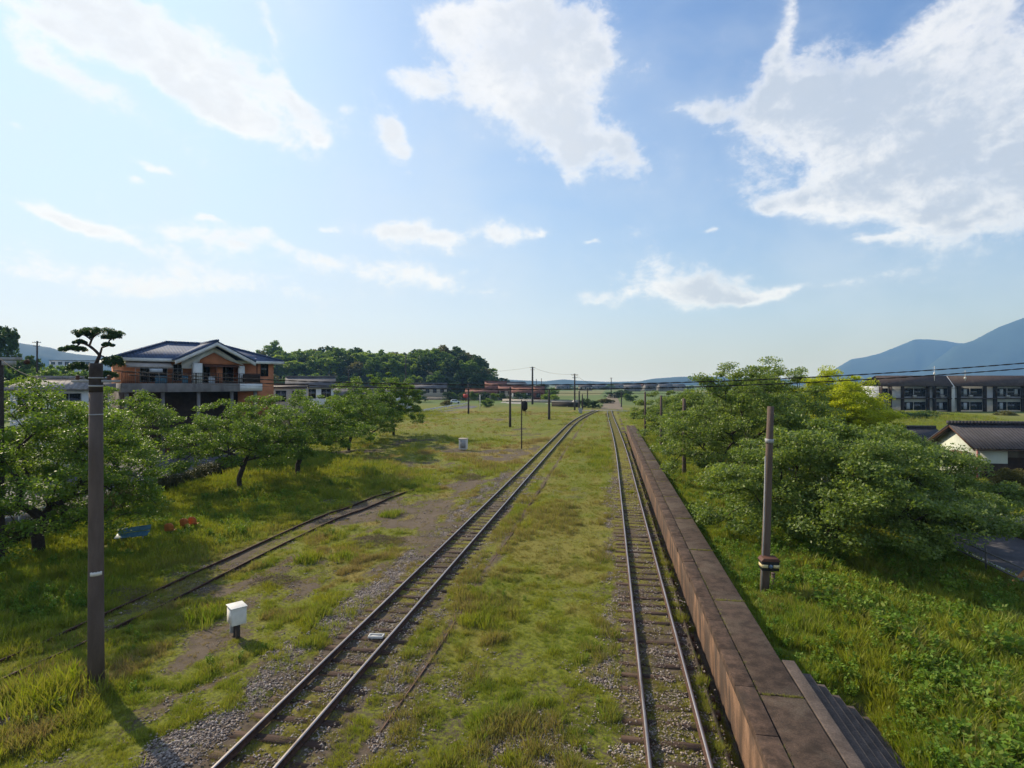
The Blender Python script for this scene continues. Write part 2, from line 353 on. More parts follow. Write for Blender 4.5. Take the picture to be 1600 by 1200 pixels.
M['yellow_hedge'] = leaf_mat('yellow_hedge_leaf', (.13,.12,.03), (.20,.16,.04), (.09,.10,.02), trans=.25)
M['grass'] = inst_mat('grass_blade', (.12,.225,.014), (.24,.30,.026), (.26,.205,.105))
M['weed'] = inst_mat('weed_leaf', (.085,.185,.02), (.15,.26,.03), (.22,.19,.05))
M['bark'] = mat('bark', (.045,.034,.027), .95, .4, 6, (.10,.085,.07), .55, .75, .5)
M['pine_bark'] = mat('pine_bark', (.05,.03,.02), .95, .4, 6, bump=.5)
M['concrete_pole'] = mat('pole_concrete', (.11,.083,.07), .9, .22, 2.5, (.07,.055,.05), .5, .75, .2, stretch=(1,1,.3))
M['pale_pole'] = mat('pale_pole_concrete', (.125,.088,.07), .9, .2, 3, (.12,.08,.06), .5, .7, .2, stretch=(1,1,.25))
M['dark_pole'] = mat('dark_pole', (.05,.04,.036), .9, .3, 3)
M['rust'] = mat('rusty_steel', (.07,.032,.02), .8, .35, 12, (.03,.018,.013), .45, .7, .2)
M['rail_top'] = mat('worn_rail_top', (.30,.27,.27), .38, .18, 6, (.12,.085,.07), .55, .75, .03, metal=.8, stretch=(1,.1,1))
M['sleeper'] = mat('sleeper_wood', (.06,.035,.026), .95, .45, 5, (.11,.08,.05), .5, .7, .4, stretch=(.3,2,1))
M['platform_top'] = mat('platform_top', (.070,.046,.033), .95, .5, 3.5, (.115,.086,.063), .46, .62, .5, bscale=30, s2=.8, grain=.55)
M['coping'] = mat('coping_stone', (.085,.052,.036), .95, .55, 4, (.05,.034,.025), .5, .7, .3, bscale=25, grain=.55)
M['platform_face'] = mat('platform_face', (.195,.112,.068), .9, .6, 2.2, (.06,.042,.033), .38, .60, .4, stretch=(1,1,.28), s2=1.3, grain=.55)
M['step'] = mat('step_concrete', (.105,.08,.068), .9, .28, 3, (.06,.045,.04), .5, .7, .25, grain=.55)
M['white_paint'] = mat('white_paint', (.66,.64,.60), .6, .1, 4, (.42,.38,.33), .58, .75, .05)
M['grey_metal'] = mat('grey_metal', (.33,.33,.33), .6, .15, 4, (.2,.16,.13), .58, .75, .05)
M['black'] = mat('black_paint', (.012,.012,.013), .55, .2, 4, bump=.03)
M['brown_paint'] = mat('brown_paint', (.10,.045,.03), .7, .2, 5, bump=.05)
M['cream'] = mat('cream_paint', (.62,.52,.28), .6, .1, 8, bump=.02)
M['blue_mark'] = mat('blue_grey_mark', (.12,.17,.25), .6, .1, 8, bump=.02)
M['orange_plastic'] = mat('faded_orange_plastic', (.42,.14,.045), .5, .2, 6, (.30,.09,.03), .5, .7, .03)
M['blue_plastic'] = mat('faded_blue_plastic', (.06,.15,.22), .5, .2, 6, (.04,.09,.13), .5, .7, .03)
M['asphalt'] = mat('asphalt', (.095,.09,.098), .92, .18, 1.2, (.13,.12,.125), .5, .7, .1, bscale=60, s2=.15)
M['road_paint'] = mat('worn_road_paint', (.5,.49,.46), .8, .15, 5, (.2,.19,.19), .55, .7, .05)
M['pale_concrete'] = mat('pale_concrete', (.36,.33,.30), .9, .15, 2, (.24,.21,.19), .5, .7, .1)
M['grey_wall'] = mat('weathered_wall', (.20,.185,.18), .9, .2, 1.5, (.12,.105,.10), .48, .68, .1, stretch=(1,1,.4))
M['blue_tile'] = None; M['dark_tile'] = None
M['orange_wall'] = mat('orange_wall', (.52,.20,.10), .85, .15, 1.2, (.42,.165,.085), .5, .7, .05)
M['white_wall'] = mat('white_wall', (.70,.70,.69), .85, .08, 1, (.45,.45,.44), .55, .75, .05)
M['lightgreen_wall'] = mat('pale_green_wall', (.50,.53,.46), .85, .08, 1, (.38,.40,.35), .55, .75, .05, stretch=(1,1,.4))
M['cream_wall'] = mat('cream_wall', (.42,.37,.30), .85, .1, 1, (.32,.28,.23), .55, .75, .05)
M['brown_roof'] = mat('brown_roof', (.055,.038,.034), .75, .2, 2, (.08,.06,.05), .5, .7, .1)
M['red_roof'] = mat('red_roof', (.20,.085,.06), .9, .3, 1.2, (.13,.065,.05), .5, .7, .1)
M['red_wall'] = mat('red_board_wall', (.15,.045,.033), .85, .2, 1.2, bump=.1)
M['grey_roof'] = mat('grey_roof', (.12,.115,.12), .95, .2, 1.2, (.17,.16,.16), .5, .7, .1)
M['glass'] = mat('dark_glass', (.012,.015,.018), .12, .2, 1, bump=0, spec=.6)
M['curtain'] = mat('pale_curtain', (.42,.45,.48), .8, .15, 2, bump=.05)
M['dark_wood'] = mat('dark_wood', (.045,.03,.024), .85, .25, 3, bump=.1)
M['panel_grey'] = mat('panel_grey', (.50,.51,.53), .8, .08, 1, (.40,.41,.44), .55, .75, .03)
M['laundry'] = mat('laundry_cloth', (.5,.53,.58), .9, .1, 2, bump=.05)
M['pink_pipe'] = mat('faded_pink_pipe', (.45,.17,.18), .6, .1, 2, bump=.02)
M['wire'] = mat('cable_sheath', (.03,.028,.03), .95, .2, 4, bump=0)
M['wood_pole'] = mat('orange_wood_pole', (.36,.19,.09), .85, .2, 3, bump=.15, stretch=(1,1,.3))
M['car_white'] = mat('car_white', (.7,.72,.74), .25, .03, 1, bump=0, spec=.6)
M['tyre'] = mat('tyre', (.02,.02,.02), .9, .2, 5)
M['red_paint'] = mat('red_paint', (.5,.05,.04), .6, .1, 3, bump=.02)
M['soil'] = mat('dark_soil', (.03,.024,.019), .95, .3, 3, bump=.3)
def tile_mat(name, base, course=.24, roll=.27, var=.25, rough=.45):
    """roof tiles: courses across the slope and rolls up it, in object space"""
    m_ = bpy.data.materials.new(name); m_.use_nodes = True; m_.node_tree.nodes.clear(); t = NT(m_.node_tree)
    s_ = t.node('ShaderNodeSeparateXYZ', Vector=t.node('ShaderNodeTexCoord').outputs['Object'])
    a = t.m('ABSOLUTE', t.m('SINE', t.m('MULTIPLY', s_.outputs[0], math.pi/roll)))
    b = t.m('FRACT', t.m('MULTIPLY', s_.outputs[1], 1/course))
    hh = t.m('ADD', t.m('MULTIPLY', a, .8), t.m('MULTIPLY', b, .5))
    n = t.noise(t.node('ShaderNodeTexCoord').outputs['Object'], 1.5, 6, .7)
    c = t.mix(t.ramp(n, .35, .65), [x*(1-var) for x in base], [x*(1+var) for x in base])
    bp = t.node('ShaderNodeBump', Height=hh, Strength=.9, Distance=.05)
    p = t.node('ShaderNodeBsdfPrincipled', Base_Color=c, Roughness=rough, Normal=bp.outputs[0])
    t.l.new(p.outputs[0], t.node('ShaderNodeOutputMaterial').inputs[0]); return m_
M['blue_tile'] = tile_mat('blue_roof_tile', (.055,.085,.16), .3, .32, .2, .85)
M['dark_tile'] = tile_mat('dark_roof_tile', (.04,.037,.046), .26, .24, .25, .8)
M['pale_tile'] = tile_mat('pale_roof_tile', (.27,.245,.235), .35, .38, .2, .9)
# ------------------------------------------------------------------ ground
def ground_material():
    m_ = bpy.data.materials.new('yard_ground'); m_.use_nodes = True; m_.node_tree.nodes.clear(); t = NT(m_.node_tree)
    pos = t.node('ShaderNodeNewGeometry').outputs['Position']
    A = lambda n: t.node('ShaderNodeAttribute', dict(attribute_name=n)).outputs['Fac']
    g, dry, gv, far, lush = A('g'), A('dry'), A('gv'), A('far'), A('lush')
    fine = t.noise(pos, 9, 6, .7); mid = t.noise(pos, 2.2, 6, .65); tiny = t.noise(pos, 38, 4, .7); big = t.noise(pos, .10, 4, .6)
    soil = t.mix(t.ramp(mid, .35, .65), (.052,.038,.028), (.105,.080,.058))
    soil = t.mix(t.m('MULTIPLY', dry, .6), soil, (.145,.112,.08))
    green = t.mix(t.ramp(fine, .35, .65), (.085,.11,.012), (.175,.19,.02))
    green = t.mix(t.m('MULTIPLY', dry, .85), green, (.23,.17,.05))
    cover = t.ramp(t.m('ADD', t.m('ADD', g, t.m('MULTIPLY', t.m('SUBTRACT', fine, .5), 1.2)), t.m('MULTIPLY', t.m('SUBTRACT', tiny, .5), .6)), .42, .72)
    c = t.mix(cover, soil, green)
    vo = t.n.new('ShaderNodeTexVoronoi'); vo.inputs['Scale'].default_value = 17; t.put(vo.inputs['Vector'], pos)
    st = t.mix(1., t.mix(t.ramp(vo.outputs['Color'], .1, .9), (.07,.052,.042), (.30,.26,.23)), (1,1,1), 'MULTIPLY')
    gm = t.ramp(t.m('ADD', gv, t.m('MULTIPLY', t.m('SUBTRACT', fine, .5), 1.4)), .45, .65)
    c = t.mix(gm, c, st)
    # distant fields: broad plots of green, olive and tan
    sc = t.vm('MULTIPLY', pos, (.011, .0045, 1))
    v2 = t.n.new('ShaderNodeTexVoronoi'); v2.inputs['Scale'].default_value = 1.; v2.feature = 'F1'; t.put(v2.inputs['Vector'], sc)
    sv = t.node('ShaderNodeSeparateColor', Color=v2.outputs['Color'])
    fcol = t.mix(t.ramp(sv.outputs[0], .3, .7), (.105,.155,.04), (.20,.185,.075))
    fcol = t.mix(t.ramp(sv.outputs[1], .62, .8), fcol, (.065,.11,.03))
    fcol = t.mix(t.ramp(t.noise(pos, .03, 5, .6), .42, .62, 0, .6), fcol, (.09,.12,.035))
    c = t.mix(far, c, fcol)
    bp = t.node('ShaderNodeBump', Height=t.m('ADD', fine, t.m('MULTIPLY', vo.outputs['Distance'], t.m('MULTIPLY', gm, -1.5))), Strength=.6, Distance=.05)
    p = t.node('ShaderNodeBsdfPrincipled', Base_Color=c, Roughness=.95, Normal=bp.outputs[0]); p.inputs['Specular IOR Level'].default_value = .15
    t.l.new(p.outputs[0], t.node('ShaderNodeOutputMaterial').inputs[0]); return m_
def graded(lo, hi, step, outer, grow=1.13):
    v = list(np.arange(lo, hi, step)); s_ = step; a = lo
    while a > -outer: s_ *= grow; a -= s_; v.insert(0, a)
    s_ = step; a = v[-1]
    while a < outer: s_ *= grow; a += s_; v.append(a)
    return np.array(v)
gx = graded(-40, 22, .22, 5600); gy = graded(6, 60, .3, 5600, 1.06)
gx = np.sort(np.concatenate([gx[(gx < 2.2) | (gx > 2.75)], [2.22, 2.29, 2.32, 2.33, 2.5, 2.69, 2.71]]))
GX, GY = np.meshgrid(gx, gy); GZ = terr(GX, GY)
g_, h_, dr_, gv_ = zones(GX, GY); nx, ny = len(gx), len(gy)
far_ = np.maximum(ss(GY, 165, 215), np.maximum(ss(-GX, 60, 90), ss(GX, 60, 100)))
g_ = g_*(.86+.14*ss(GY, 25, 60))
ii = (np.arange(ny-1)[:, None]*nx+np.arange(nx-1)[None]).ravel()
me = np_mesh('ground', np.stack([GX, GY, GZ], -1).reshape(-1, 3), np.stack([ii, ii+1, ii+nx+1, ii+nx], 1), ground_material(), True,
             dict(g=g_, dry=dr_, gv=gv_, far=far_, lush=h_))
tag(link(bpy.data.objects.new('ground', me)), kind='structure')
def sheet(name, pts, z, mat_, kind='structure', follow=False):
    vs = [(p[0], p[1], z) for p in pts]; o = bpy.data.objects.new(name, np_mesh(name, vs, [tuple(range(len(vs)))], mat_)); link(o)
    if kind: o['kind'] = kind
    return o
ys = [2, 12, 22, 32, 42, 52, 62, 70]
sheet('car_park', [(XD(y)-1.6, y) for y in ys]+[(-80, 70), (-80, 2)], .004, M['asphalt'])
sheet('side_road', [(15, 2), (19.2, 2), (19.2, 150), (15, 150)], .004, M['asphalt'])
for a, b in ((3, 22), (23.2, 34), (35.5, 70)):
    sheet('road_edge_line', [(15.35, a), (15.5, a), (15.5, b), (15.35, b)], .009, M['road_paint'])
sheet('garden_ground', [(19.6, 22), (60, 22), (60, 46), (19.6, 46)], .03, mat('garden_earth', (.16,.12,.085), .95, .25, 1.5, (.09,.10,.04), .5, .65, .3))
for y in (26, 33, 40, 47):                                # bay lines of the car park
    sheet('parking_line', [(XD(y)-2.2, y), (XD(y)-2.2, y+.12), (XD(y)-7.2, y+2.12), (XD(y)-7.2, y+2)], .009, M['road_paint'])
# ------------------------------------------------------------------ mountains and hills
def ridge(name, prof, d, depth, seed, mat_, rough=.12, n=170, m_=26):
    """mountain: skyline given as (pixel column, height above horizon in pixels) at distance d"""
    px = np.linspace(prof[0][0], prof[-1][0], n); hp = np.interp(px, [p[0] for p in prof], [p[1] for p in prof])
    V = []
    for j in range(m_):
        t = j/(m_-1)*2-1; f = (1-abs(t)**1.6)
        dd = d+t*depth
        nz = fbm(px*.03+seed, np.full_like(px, j*.35), seed)-.5
        fold = fbm(px*.018, np.full_like(px, j*.3), seed+5)-.5
        h = (hp+2)/F*d*np.clip(f*(1+rough*6*fold*(1-f)), 0, 1.)+nz*hp/F*d*rough*(1-f)*2
        h = np.where(t == 0, h, h)
        for i in range(n):
            x, y = at(px[i], dd); V.append((x, y, max(h[i], -6) if f > .02 else -6))
    ii = (np.arange(m_-1)[:, None]*n+np.arange(n-1)[None]).ravel()
    o = bpy.data.objects.new(name, np_mesh(name, V, np.stack([ii, ii+1, ii+n+1, ii+n], 1), mat_, True)); link(o); o['kind'] = 'structure'
M['mountain'] = mat('mountain_forest', (.018,.035,.022), .95, .3, .004, (.03,.045,.025), .5, .65, 0, coords='Object')
ridge('mountain', [(1240,0),(1295,17),(1330,38),(1350,41),(1375,47),(1400,57),(1430,69),(1450,69),(1475,67),(1497,63),(1530,62),(1570,58),(1640,40),(1760,0)], 5200, 900, 3, M['mountain'])
ridge('mountain', [(1380,0),(1440,20),(1490,58),(1520,67),(1560,88),(1600,103),(1650,118),(1720,140),(1800,130),(1950,90),(2150,0)], 4300, 800, 8, M['mountain'])
ridge('far_hills', [(760,0),(780,8),(805,6),(850,4),(880,7),(905,5),(950,3),(1000,4),(1020,8),(1060,11),(1100,12),(1180,9),(1260,6),(1400,8),(1600,0)], 3800, 300, 12, M['mountain'], .2)
ridge('far_hills', [(-300,0),(-150,60),(20,66),(80,57),(100,50),(120,47),(150,44),(250,35),(400,28),(600,15),(700,0)], 3000, 300, 15, M['mountain'], .2)
# ------------------------------------------------------------------ railway
SL0 = 9.0
def rail_track(label, fx, y0, y1, rusty, label_group, sleeper_gap=.66, wear=True, gauge=1.13):
    root = empty('railway_track', (0, 0, 0), 0, label, 'railway track')
    ysr = np.concatenate([np.arange(y0, min(y1, 60), 2.), np.arange(60, y1+.1, 4.)]) if y1 > 60 else np.arange(y0, y1+.1, 1.5)
    prof = [(-.06,0),(.06,0),(.06,.012),(.012,.025),(.012,.10),(.034,.115),(.034,.14),(-.034,.14),(-.034,.115),(-.012,.10),(-.012,.025),(-.06,.012)]
    for s_ in (-1, 1):
        mb = MB(); V = []
        wob = .0 if not rusty else .03
        for y in ysr:
            x = float(fx(y))+s_*gauge/2+wob*math.sin(y*.4+s_)
            V += [(x+p, y, (terr(x, y) if rusty else 0)+q+(-.035 if rusty else .05)) for p, q in prof]
        k = len(prof); Fs = [tuple(range(k))[::-1]]
        for i in range(len(ysr)-1): Fs += [(i*k+j, i*k+(j+1)%k, (i+1)*k+(j+1)%k, (i+1)*k+j) for j in range(k)]
        me = np_mesh('rail', V, Fs, M['rust'])
        if not rusty:
            me.materials.append(M['rail_top'])
            for p in me.polygons:
                if abs(p.normal.z) > .7 and p.center.z > .15: p.material_index = 1
        link(bpy.data.objects.new('rail', me), root)
    base = None; y = y0+.3; cnt = 0; rest = MB()
    proto = MB().box(-1.05, 1.05, -.1, .1, -.1, .022)
    pm = [];
    for k in range(3):
        q = MB().box(-1.05+random.uniform(-.05,.05), 1.05+random.uniform(-.05,.05), -.1, .1, -.1, .030+k*.008); pm.append(np_mesh('sleeper', q.v, q.f, M['sleeper']))
    while y < y1:
        x = float(fx(y)); z = float(terr(x, y)-.05 if rusty else -.018-.022*ss(y, 22, 45))
        if cnt < 90 and not (rusty and random.random() < .4):
            o = bpy.data.objects.new('sleeper', random.choice(pm)); o.location = (x+random.uniform(-.04,.04), y, z); o.rotation_euler = (0, 0, random.uniform(-.035,.035)); link(o, root); cnt += 1
        elif cnt >= 90: rest.box(x-1.05, x+1.05, y-.1, y+.1, -.1, .004)
        y += sleeper_gap*random.uniform(.92, 1.1)
    if rest.v: o = rest.build('sleeper', M['sleeper'], root); o['kind'] = 'stuff'
    # rail joints: fishplates where the photograph shows the rails meet
    return root
rail_track('worn grey railway track left of the wide grassy strip, curving to the crossing', XL, 7, 158, False, None)
rail_track('worn grey railway track running straight alongside the brown platform', lambda y: XRT-1.2*ss(np.asarray(float(y)), 50, 155), 7, 158, False, None)
rail_track('rusty half buried siding overgrown by grass on the left', XS, 6, 38, True, None)
mb = MB(); pts = [(-4.72+.05*math.sin(y*.5), y, .002+.012*math.sin(y*1.7)) for y in np.arange(7, 60, 1.)]
mb.tube(pts, .024, 6); tag(mb.build('cable_duct', mat('rusty_duct', (.13,.075,.05), .9, .3, 6)), 'thin rusty brown duct half buried beside the left track', 'cable duct')
# white balise between the rails
bx_, by_ = gp(588, 995, .05); r_ = empty('track_beacon', (bx_, by_, .04), .1, 'small white beacon frame lying between the rails of the left track', 'track beacon')
q = MB(); q.box(-.22,.22,-.11,-.07,0,.07); q.box(-.22,.22,.07,.11,0,.07); q.box(-.22,-.18,-.069,.069,0,.07); q.box(.18,.22,-.069,.069,0,.07); bevel(q.build('frame', M['white_paint'], r_), .012)
q = MB(); q.box(-.17,.17,-.065,.065,.0,.04); q.build('plate', M['grey_metal'], r_)
# ------------------------------------------------------------------ platform
pf = empty('station_platform', (0, 0, 0), 0, 'long narrow disused platform with orange stained side, dark slabs and steps', 'platform')
q = MB().box(2.26, 2.33, 5, 87, -.3, .045); tag(q.build('drain_kerb', M['soil'] if False else mat('mossy_kerb', (.10,.075,.055), .95, .4, 5, (.06,.075,.02), .5, .65, .3)), 'thin mossy concrete kerb along the dark drain at the platform foot', 'kerb')
q = MB(); yy = 5.
rows = []
ysp = np.arange(4, 87.01, .9)
# side wall, slightly uneven, as one face strip with thickness
V = []; Fs = []
for i, y in enumerate(ysp):
    wv_ = .012*math.sin(y*2.1)+.02*(random.random()-.5)
    V += [(P0+wv_+.02, y, -.25), (P0+wv_+.01, y, .45), (P0+wv_, y, PH-.17), (P0+.35, y, PH-.17), (P0+.35, y, -.25)]
for i in range(len(ysp)-1):
    for j in range(4): a = i*5+j; Fs.append((a, a+1, a+6, a+5))
Fs += [(4,3,2,1,0), tuple((len(ysp)-1)*5+j for j in range(5))]
link(bpy.data.objects.new('side_wall', np_mesh('side_wall', V, Fs, M['platform_face'])), pf)
y = 4.
while y < 86.5:                                            # coping stones
    L = 1.66; q = MB().box(P0-.03+random.uniform(-.012,.012), P0+.36, y+.003, min(y+L-.003, 87), PH-.168, PH+random.uniform(-.008,.008)); bevel(q.build('coping_stone', M['coping'], pf), .018); y += L
y = 2.0; k = 0
while y < 87:
    L = 5.05; zz = PH-.02+random.uniform(-.015,.012)
    q = MB().box(P0+.385, P1, max(y, 4)+.02, min(y+L-.02, 87), -.2, zz); bevel(q.build('slab', M['platform_top'], pf), .02); y += L; k += 1
q = MB().box(P0+.355, P0+.39, 4, 87, -.2, PH-.06); q.build('joint_filling', M['soil'], pf)
# stairs down to the right at the near end
q = MB(); q.box(P1+.03, P1+.30, 4, 13.7, -.2, PH-.03); bevel(q.build('step', M['step'], pf), .02)
for k in range(5):
    x0 = P1+.303+k*.29; q = MB().box(x0, x0+.287, 4, 13.55-k*.02, -.3, PH-.03-(k+1)*.2); bevel(q.build('step', M['step'], pf), .02)
# ------------------------------------------------------------------ poles
def tapered(name, mat_, parent, h, r0, r1, n=20, z0=-.3, lean=(0,0)):
    q = MB(); q.tube([(lean[0]*t, lean[1]*t, z0+(h-z0)*t) for t in (0, .25, .5, .75, 1)], [r0+(r1-r0)*t for t in (0, .25, .5, .75, 1)], n)
    return q.build(name, mat_, parent, True)
bxy = gp(150, 1066); pz = float(terr(*bxy))
pl = empty('concrete_pole', (*bxy, 0), 0, 'tall thick brown concrete pole standing in the left foreground', 'pole')
tapered('shaft', M['concrete_pole'], pl, 7.15, .178, .145)
tapered('cap', M['dark_pole'], pl, 7.86, .150, .142, z0=7.151)
bl = PSI
def ring(parent, z, r, h, mat_, name='band'):
    q = MB(); q.tube([(0,0,z-h/2),(0,0,z+h/2)], r, 20); return q.build(name, mat_, parent, True)
ring(pl, 6.6, .156, .03, M['grey_metal']); ring(pl, 7.3, .158, .04, M['grey_metal']); ring(pl, 7.5, .156, .03, M['grey_metal'])
q = MB()
for a in np.linspace(-.5, .9, 7):                          # white tag wrapped on the side that faces the tracks
    pass
a0 = math.atan2(-bxy[1], -bxy[0])
vs = []; fs = []
for i in range(9):
    a = a0-.75+i*.19
    for rr in (.171, .175):
        for z in (2.66, 2.75+.012*(i % 2)): vs.append((rr*math.cos(a), rr*math.sin(a), z))
for i in range(8):
    b = i*4; fs += [(b+2, b+6, b+7, b+3), (b, b+1, b+5, b+4), (b+1, b+3, b+7, b+5), (b, b+4, b+6, b+2)]
fs += [(0,2,3,1), (32,33,35,34)]
q.add(vs, fs).build('tag', M['white_paint'], pl)
# the near cables and the poles that carry them
def insul(parent, x, z, side):
    q = MB(); q.tube([(x, 0, z-.06), (x, 0, z+.0), (x, 0, z+.02), (x, 0, z+.06), (x, 0, z+.08)], [.02, .05, .03, .05, .015], 10); return q.build('insulator', M['brown_paint'], parent, True)
pe = at(-2, 22.6); pl2 = empty('concrete_pole', (*pe, 0), PSI, 'dark pole with grey crossarm cut by the left edge of the view', 'pole')
tapered('shaft', M['dark_pole'], pl2, 8.3, .20, .15); q = MB().box(-.9, .9, -.06, .06, 8.305, 8.42); q.build('crossarm', M['grey_metal'], pl2)
q = MB().box(.2, .62, -.1, .1, 8.1, 8.28); q.build('bracket', M['grey_metal'], pl2)
q = MB(); q.tube([(1.02,0,8.22),(1.10,0,8.22),(1.18,0,8.25),(1.24,0,8.25)], [.03,.1,.1,.03], 10); q.build('insulator', M['rust'], pl2, True)
arm = MB().bar((-.55, 0, 7.42), (.55, 0, 7.42), .06, .06).build('crossarm', M['grey_metal'], pl); arm.rotation_euler = (0, 0, PSI+.1)
for sx_ in (-.42, .3):
    o = insul(pl, 0, 7.49, 1); o.location = (sx_*math.cos(PSI+.1), sx_*math.sin(PSI+.1), 0)
A_ = Vector((bxy[0]+.42, bxy[1]+.1, 7.68)); pxr = at(1760, 12.2); B_ = Vector((pxr[0], pxr[1], 8.0))
def cable(a, b, sag, r, label, n=60, strands=2, twist=.55):
    q = MB(); 
    for s_ in range(strands):
        pts = []
        nn_ = n if strands == 1 else n*5
        for i in range(nn_+1):
            t = i/nn_; p = a.lerp(b, t); p = p+Vector((0, 0, -4*sag*t*(1-t)))
            if strands > 1:
                L = (b-a).length*t; an = 2*math.pi*(L/twist)+s_*math.pi; p = p+Vector((0, math.cos(an)*r*1.1, math.sin(an)*r*1.1))
            pts.append(p)
        q.tube(pts, r, 5)
    return tag(q.build('cable', M['wire'], None, True), label, 'cable')
cable(A_, B_, .50, .0075, 'thick twisted black cable spanning the whole view at eye level')
cable(A_+Vector((0, .4, -.10)), B_+Vector((.2, .5, -.12)), .50, .0075, 'lower of the two twisted black cables spanning the view')
cable(A_+Vector((0, .1, -.22)), B_+Vector((0, .2, -.6)), .30, .004, 'thin plain wire hanging just under the twisted cables', strands=1)
cable(Vector((pe[0], pe[1], 8.42)), Vector((bxy[0]-.4, bxy[1], 7.5)), .35, .014, 'short black cable joining the two leftmost poles', strands=1)
pr = empty('concrete_pole', (pxr[0], pxr[1], 0), 0, 'cable pole beyond the right edge', 'pole'); tapered('shaft', M['pale_pole'], pr, 8.2, .18, .13)
# leaning pole by the platform
lp = gp(1193, 930, .45); lp = (lp[0], lp[1]); gz = float(terr(*lp))
pp = empty('leaning_pole', (*lp, 0), 0, 'brown concrete pole leaning slightly beside the platform, striped box near its foot', 'pole')
h0 = CZ-35/F*18.4
tapered('shaft', M['pale_pole'], pp, h0, .150, .100, lean=(.235, .05)); 
q = MB(); q.tube([(.235*.80, .04, h0*.82), (.235*.825, .04, h0*.84)], .135, 16); q.build('band', M['grey_metal'], pp, True)
q = MB(); q.tube([(-.12, -.14, .3), (-.02, -.12, 2.6), (.03, -.10, 5.0)], .02, 6); q.build('conduit', M['grey_metal'], pp, True)
zb = CZ-881/1*0-(881-600)/F*18.2+.0
bxp = empty('sign_box', (lp[0]+.10, lp[1]-.26, zb-.16), PSI*.3, 'black and cream striped box with brown lid fixed to the leaning pole', 'sign box')
q = MB(); q.prism([(-.30,.30),(.30,.30),(.24,.40),(-.22,.40)], -.2, .2, 'y'); bevel(q.build('lid', M['brown_paint'], bxp), .01)
q = MB().box(-.26,.26,-.17,.17,.0,.298); bevel(q.build('body', M['black'], bxp), .01)
q = MB(); q.box(-.264,-.08,-.178,-.171,.10,.20); q.build('stripe', M['cream'], bxp)
q = MB(); q.box(.08,.264,-.178,-.171,.10,.20); q.build('stripe', M['cream'], bxp)
q = MB(); q.box(-.272,-.265,-.178,.15,.10,.20); q.build('stripe', M['cream'], bxp)
q = MB(); q.tube([(0,-.171,.15),(0,-.20,.15)], .06, 14); q.build('emblem', M['blue_mark'], bxp, True)  # raised blue grey emblem on the box front
st = gp(1208, 920, .5); o = MB(); o.tube([(st[0], st[1], .1), (st[0], st[1], 1.0)], .06, 12); o.tube([(st[0], st[1], 1.0), (st[0], st[1], 1.03)], .07, 12); tag(o.build('short_post', M['pale_pole'], None, True), 'short concrete stub post just right of the leaning pole', 'post')
def simple_pole(px, py, top, wpx, label, mat_='dark_pole', zg=0., group=None, arms=0):
    d = (CZ-zg)*F/(py-600); x, y = at(px, d); h = CZ-(top-600)/F*d
    r = max(wpx/F*d/2, .06); p = empty('pole', (x, y, 0), PSI, label, 'pole', group)
    tapered('shaft', M[mat_], p, h, r, r*.7, 12)
    for a in range(arms):
        z = h-.35-a*.8; q = MB().box(-1.0+.25*a, 1.0-.25*a, -.05-r*.7, .05-r*.7, z-.05, z+.05); q.build('crossarm', M['dark_pole'], p)
        for s_ in (-.85, -.4, .4, .85):
            q = MB(); q.tube([(s_*(1-.25*a), -r*.7, z+.05), (s_*(1-.25*a), -r*.7, z+.28)], [.05, .04], 8); q.build('insulator', M['grey_metal'], p, True)
    return x, y, h
simple_pole(1069, 745, 622, 7, 'grey concrete pole half hidden by leaves, nearest after the leaning pole', 'pale_pole', .5)
simple_pole(1033, 702, 618, 5, 'grey pole at the platform side deep in the tree leaves', 'pale_pole', .5)
simple_pole(1008, 685, 612, 4, 'farthest grey pole among the trees along the platform', 'pale_pole', .4)
simple_pole(797, 667, 605, 4, 'bare dark pole left of the black signal in the field')
simple_pole(858, 655, 609, 4.2, 'dark stepped pole between the signal and the left track')
simple_pole(732, 647, 600, 3, 'thin dark pole by the white guardrail')
simple_pole(905, 641, 611, 3, 'short dark pole left of the level crossing')
simple_pole(910, 640, 616, 2.5, 'lowest dark pole left of the level crossing')
simple_pole(918, 631, 606, 2.2, 'thin pole beyond the level crossing, right of the short ones')
simple_pole(971, 636, 612, 2, 'thin post beside the trees past the platform end')
U = []
U.append(simple_pole(832, 632, 573, 3.4, 'tall power pole with crossarms in front of the red roofed houses', arms=2))
U.append(simple_pole(898, 641, 584, 2.8, 'tall power pole with crossarm beside the far end of the left track', arms=2))
U.append(simple_pole(955, 618, 590, 1.6, 'small distant power pole above the two tracks', arms=1))
simple_pole(634, 625, 556, 2.2, 'tall thin power pole in front of the wooded hill', arms=1)
simple_pole(545, 628, 577, 2.4, 'power pole with T shaped top behind the cherry trees', arms=1)
simple_pole(58, 650, 533, 3.2, 'power pole with crossarm rising by the left hillside', arms=2)
simple_pole(102, 640, 566, 2, 'thin pole left of the cloud pruned pine')
simple_pole(838, 618, 592, 1.2, 'distant thin pole just right of the tallest power pole')
simple_pole(846, 616, 591, 1.2, 'distant thin pole, second right of the tallest power pole')
for (a, b, lb) in ((U[0], U[1], 'thin power line between the tall power poles by the track'), (U[1], U[2], 'thin power line running on to the most distant power pole')):
    va = Vector((a[0], a[1], a[2]-.1)); vb = Vector((b[0], b[1], b[2]-.1)); cable(va, vb, (va-vb).length*.02, .03, lb, 14, 1)
va = Vector((U[0][0], U[0][1], U[0][2]-.1)); x2, y2 = at(640, 290); cable(va, Vector((x2, y2, 16)), 2.5, .03, 'thin power line running from the tallest power pole over the hill foot', 14, 1)
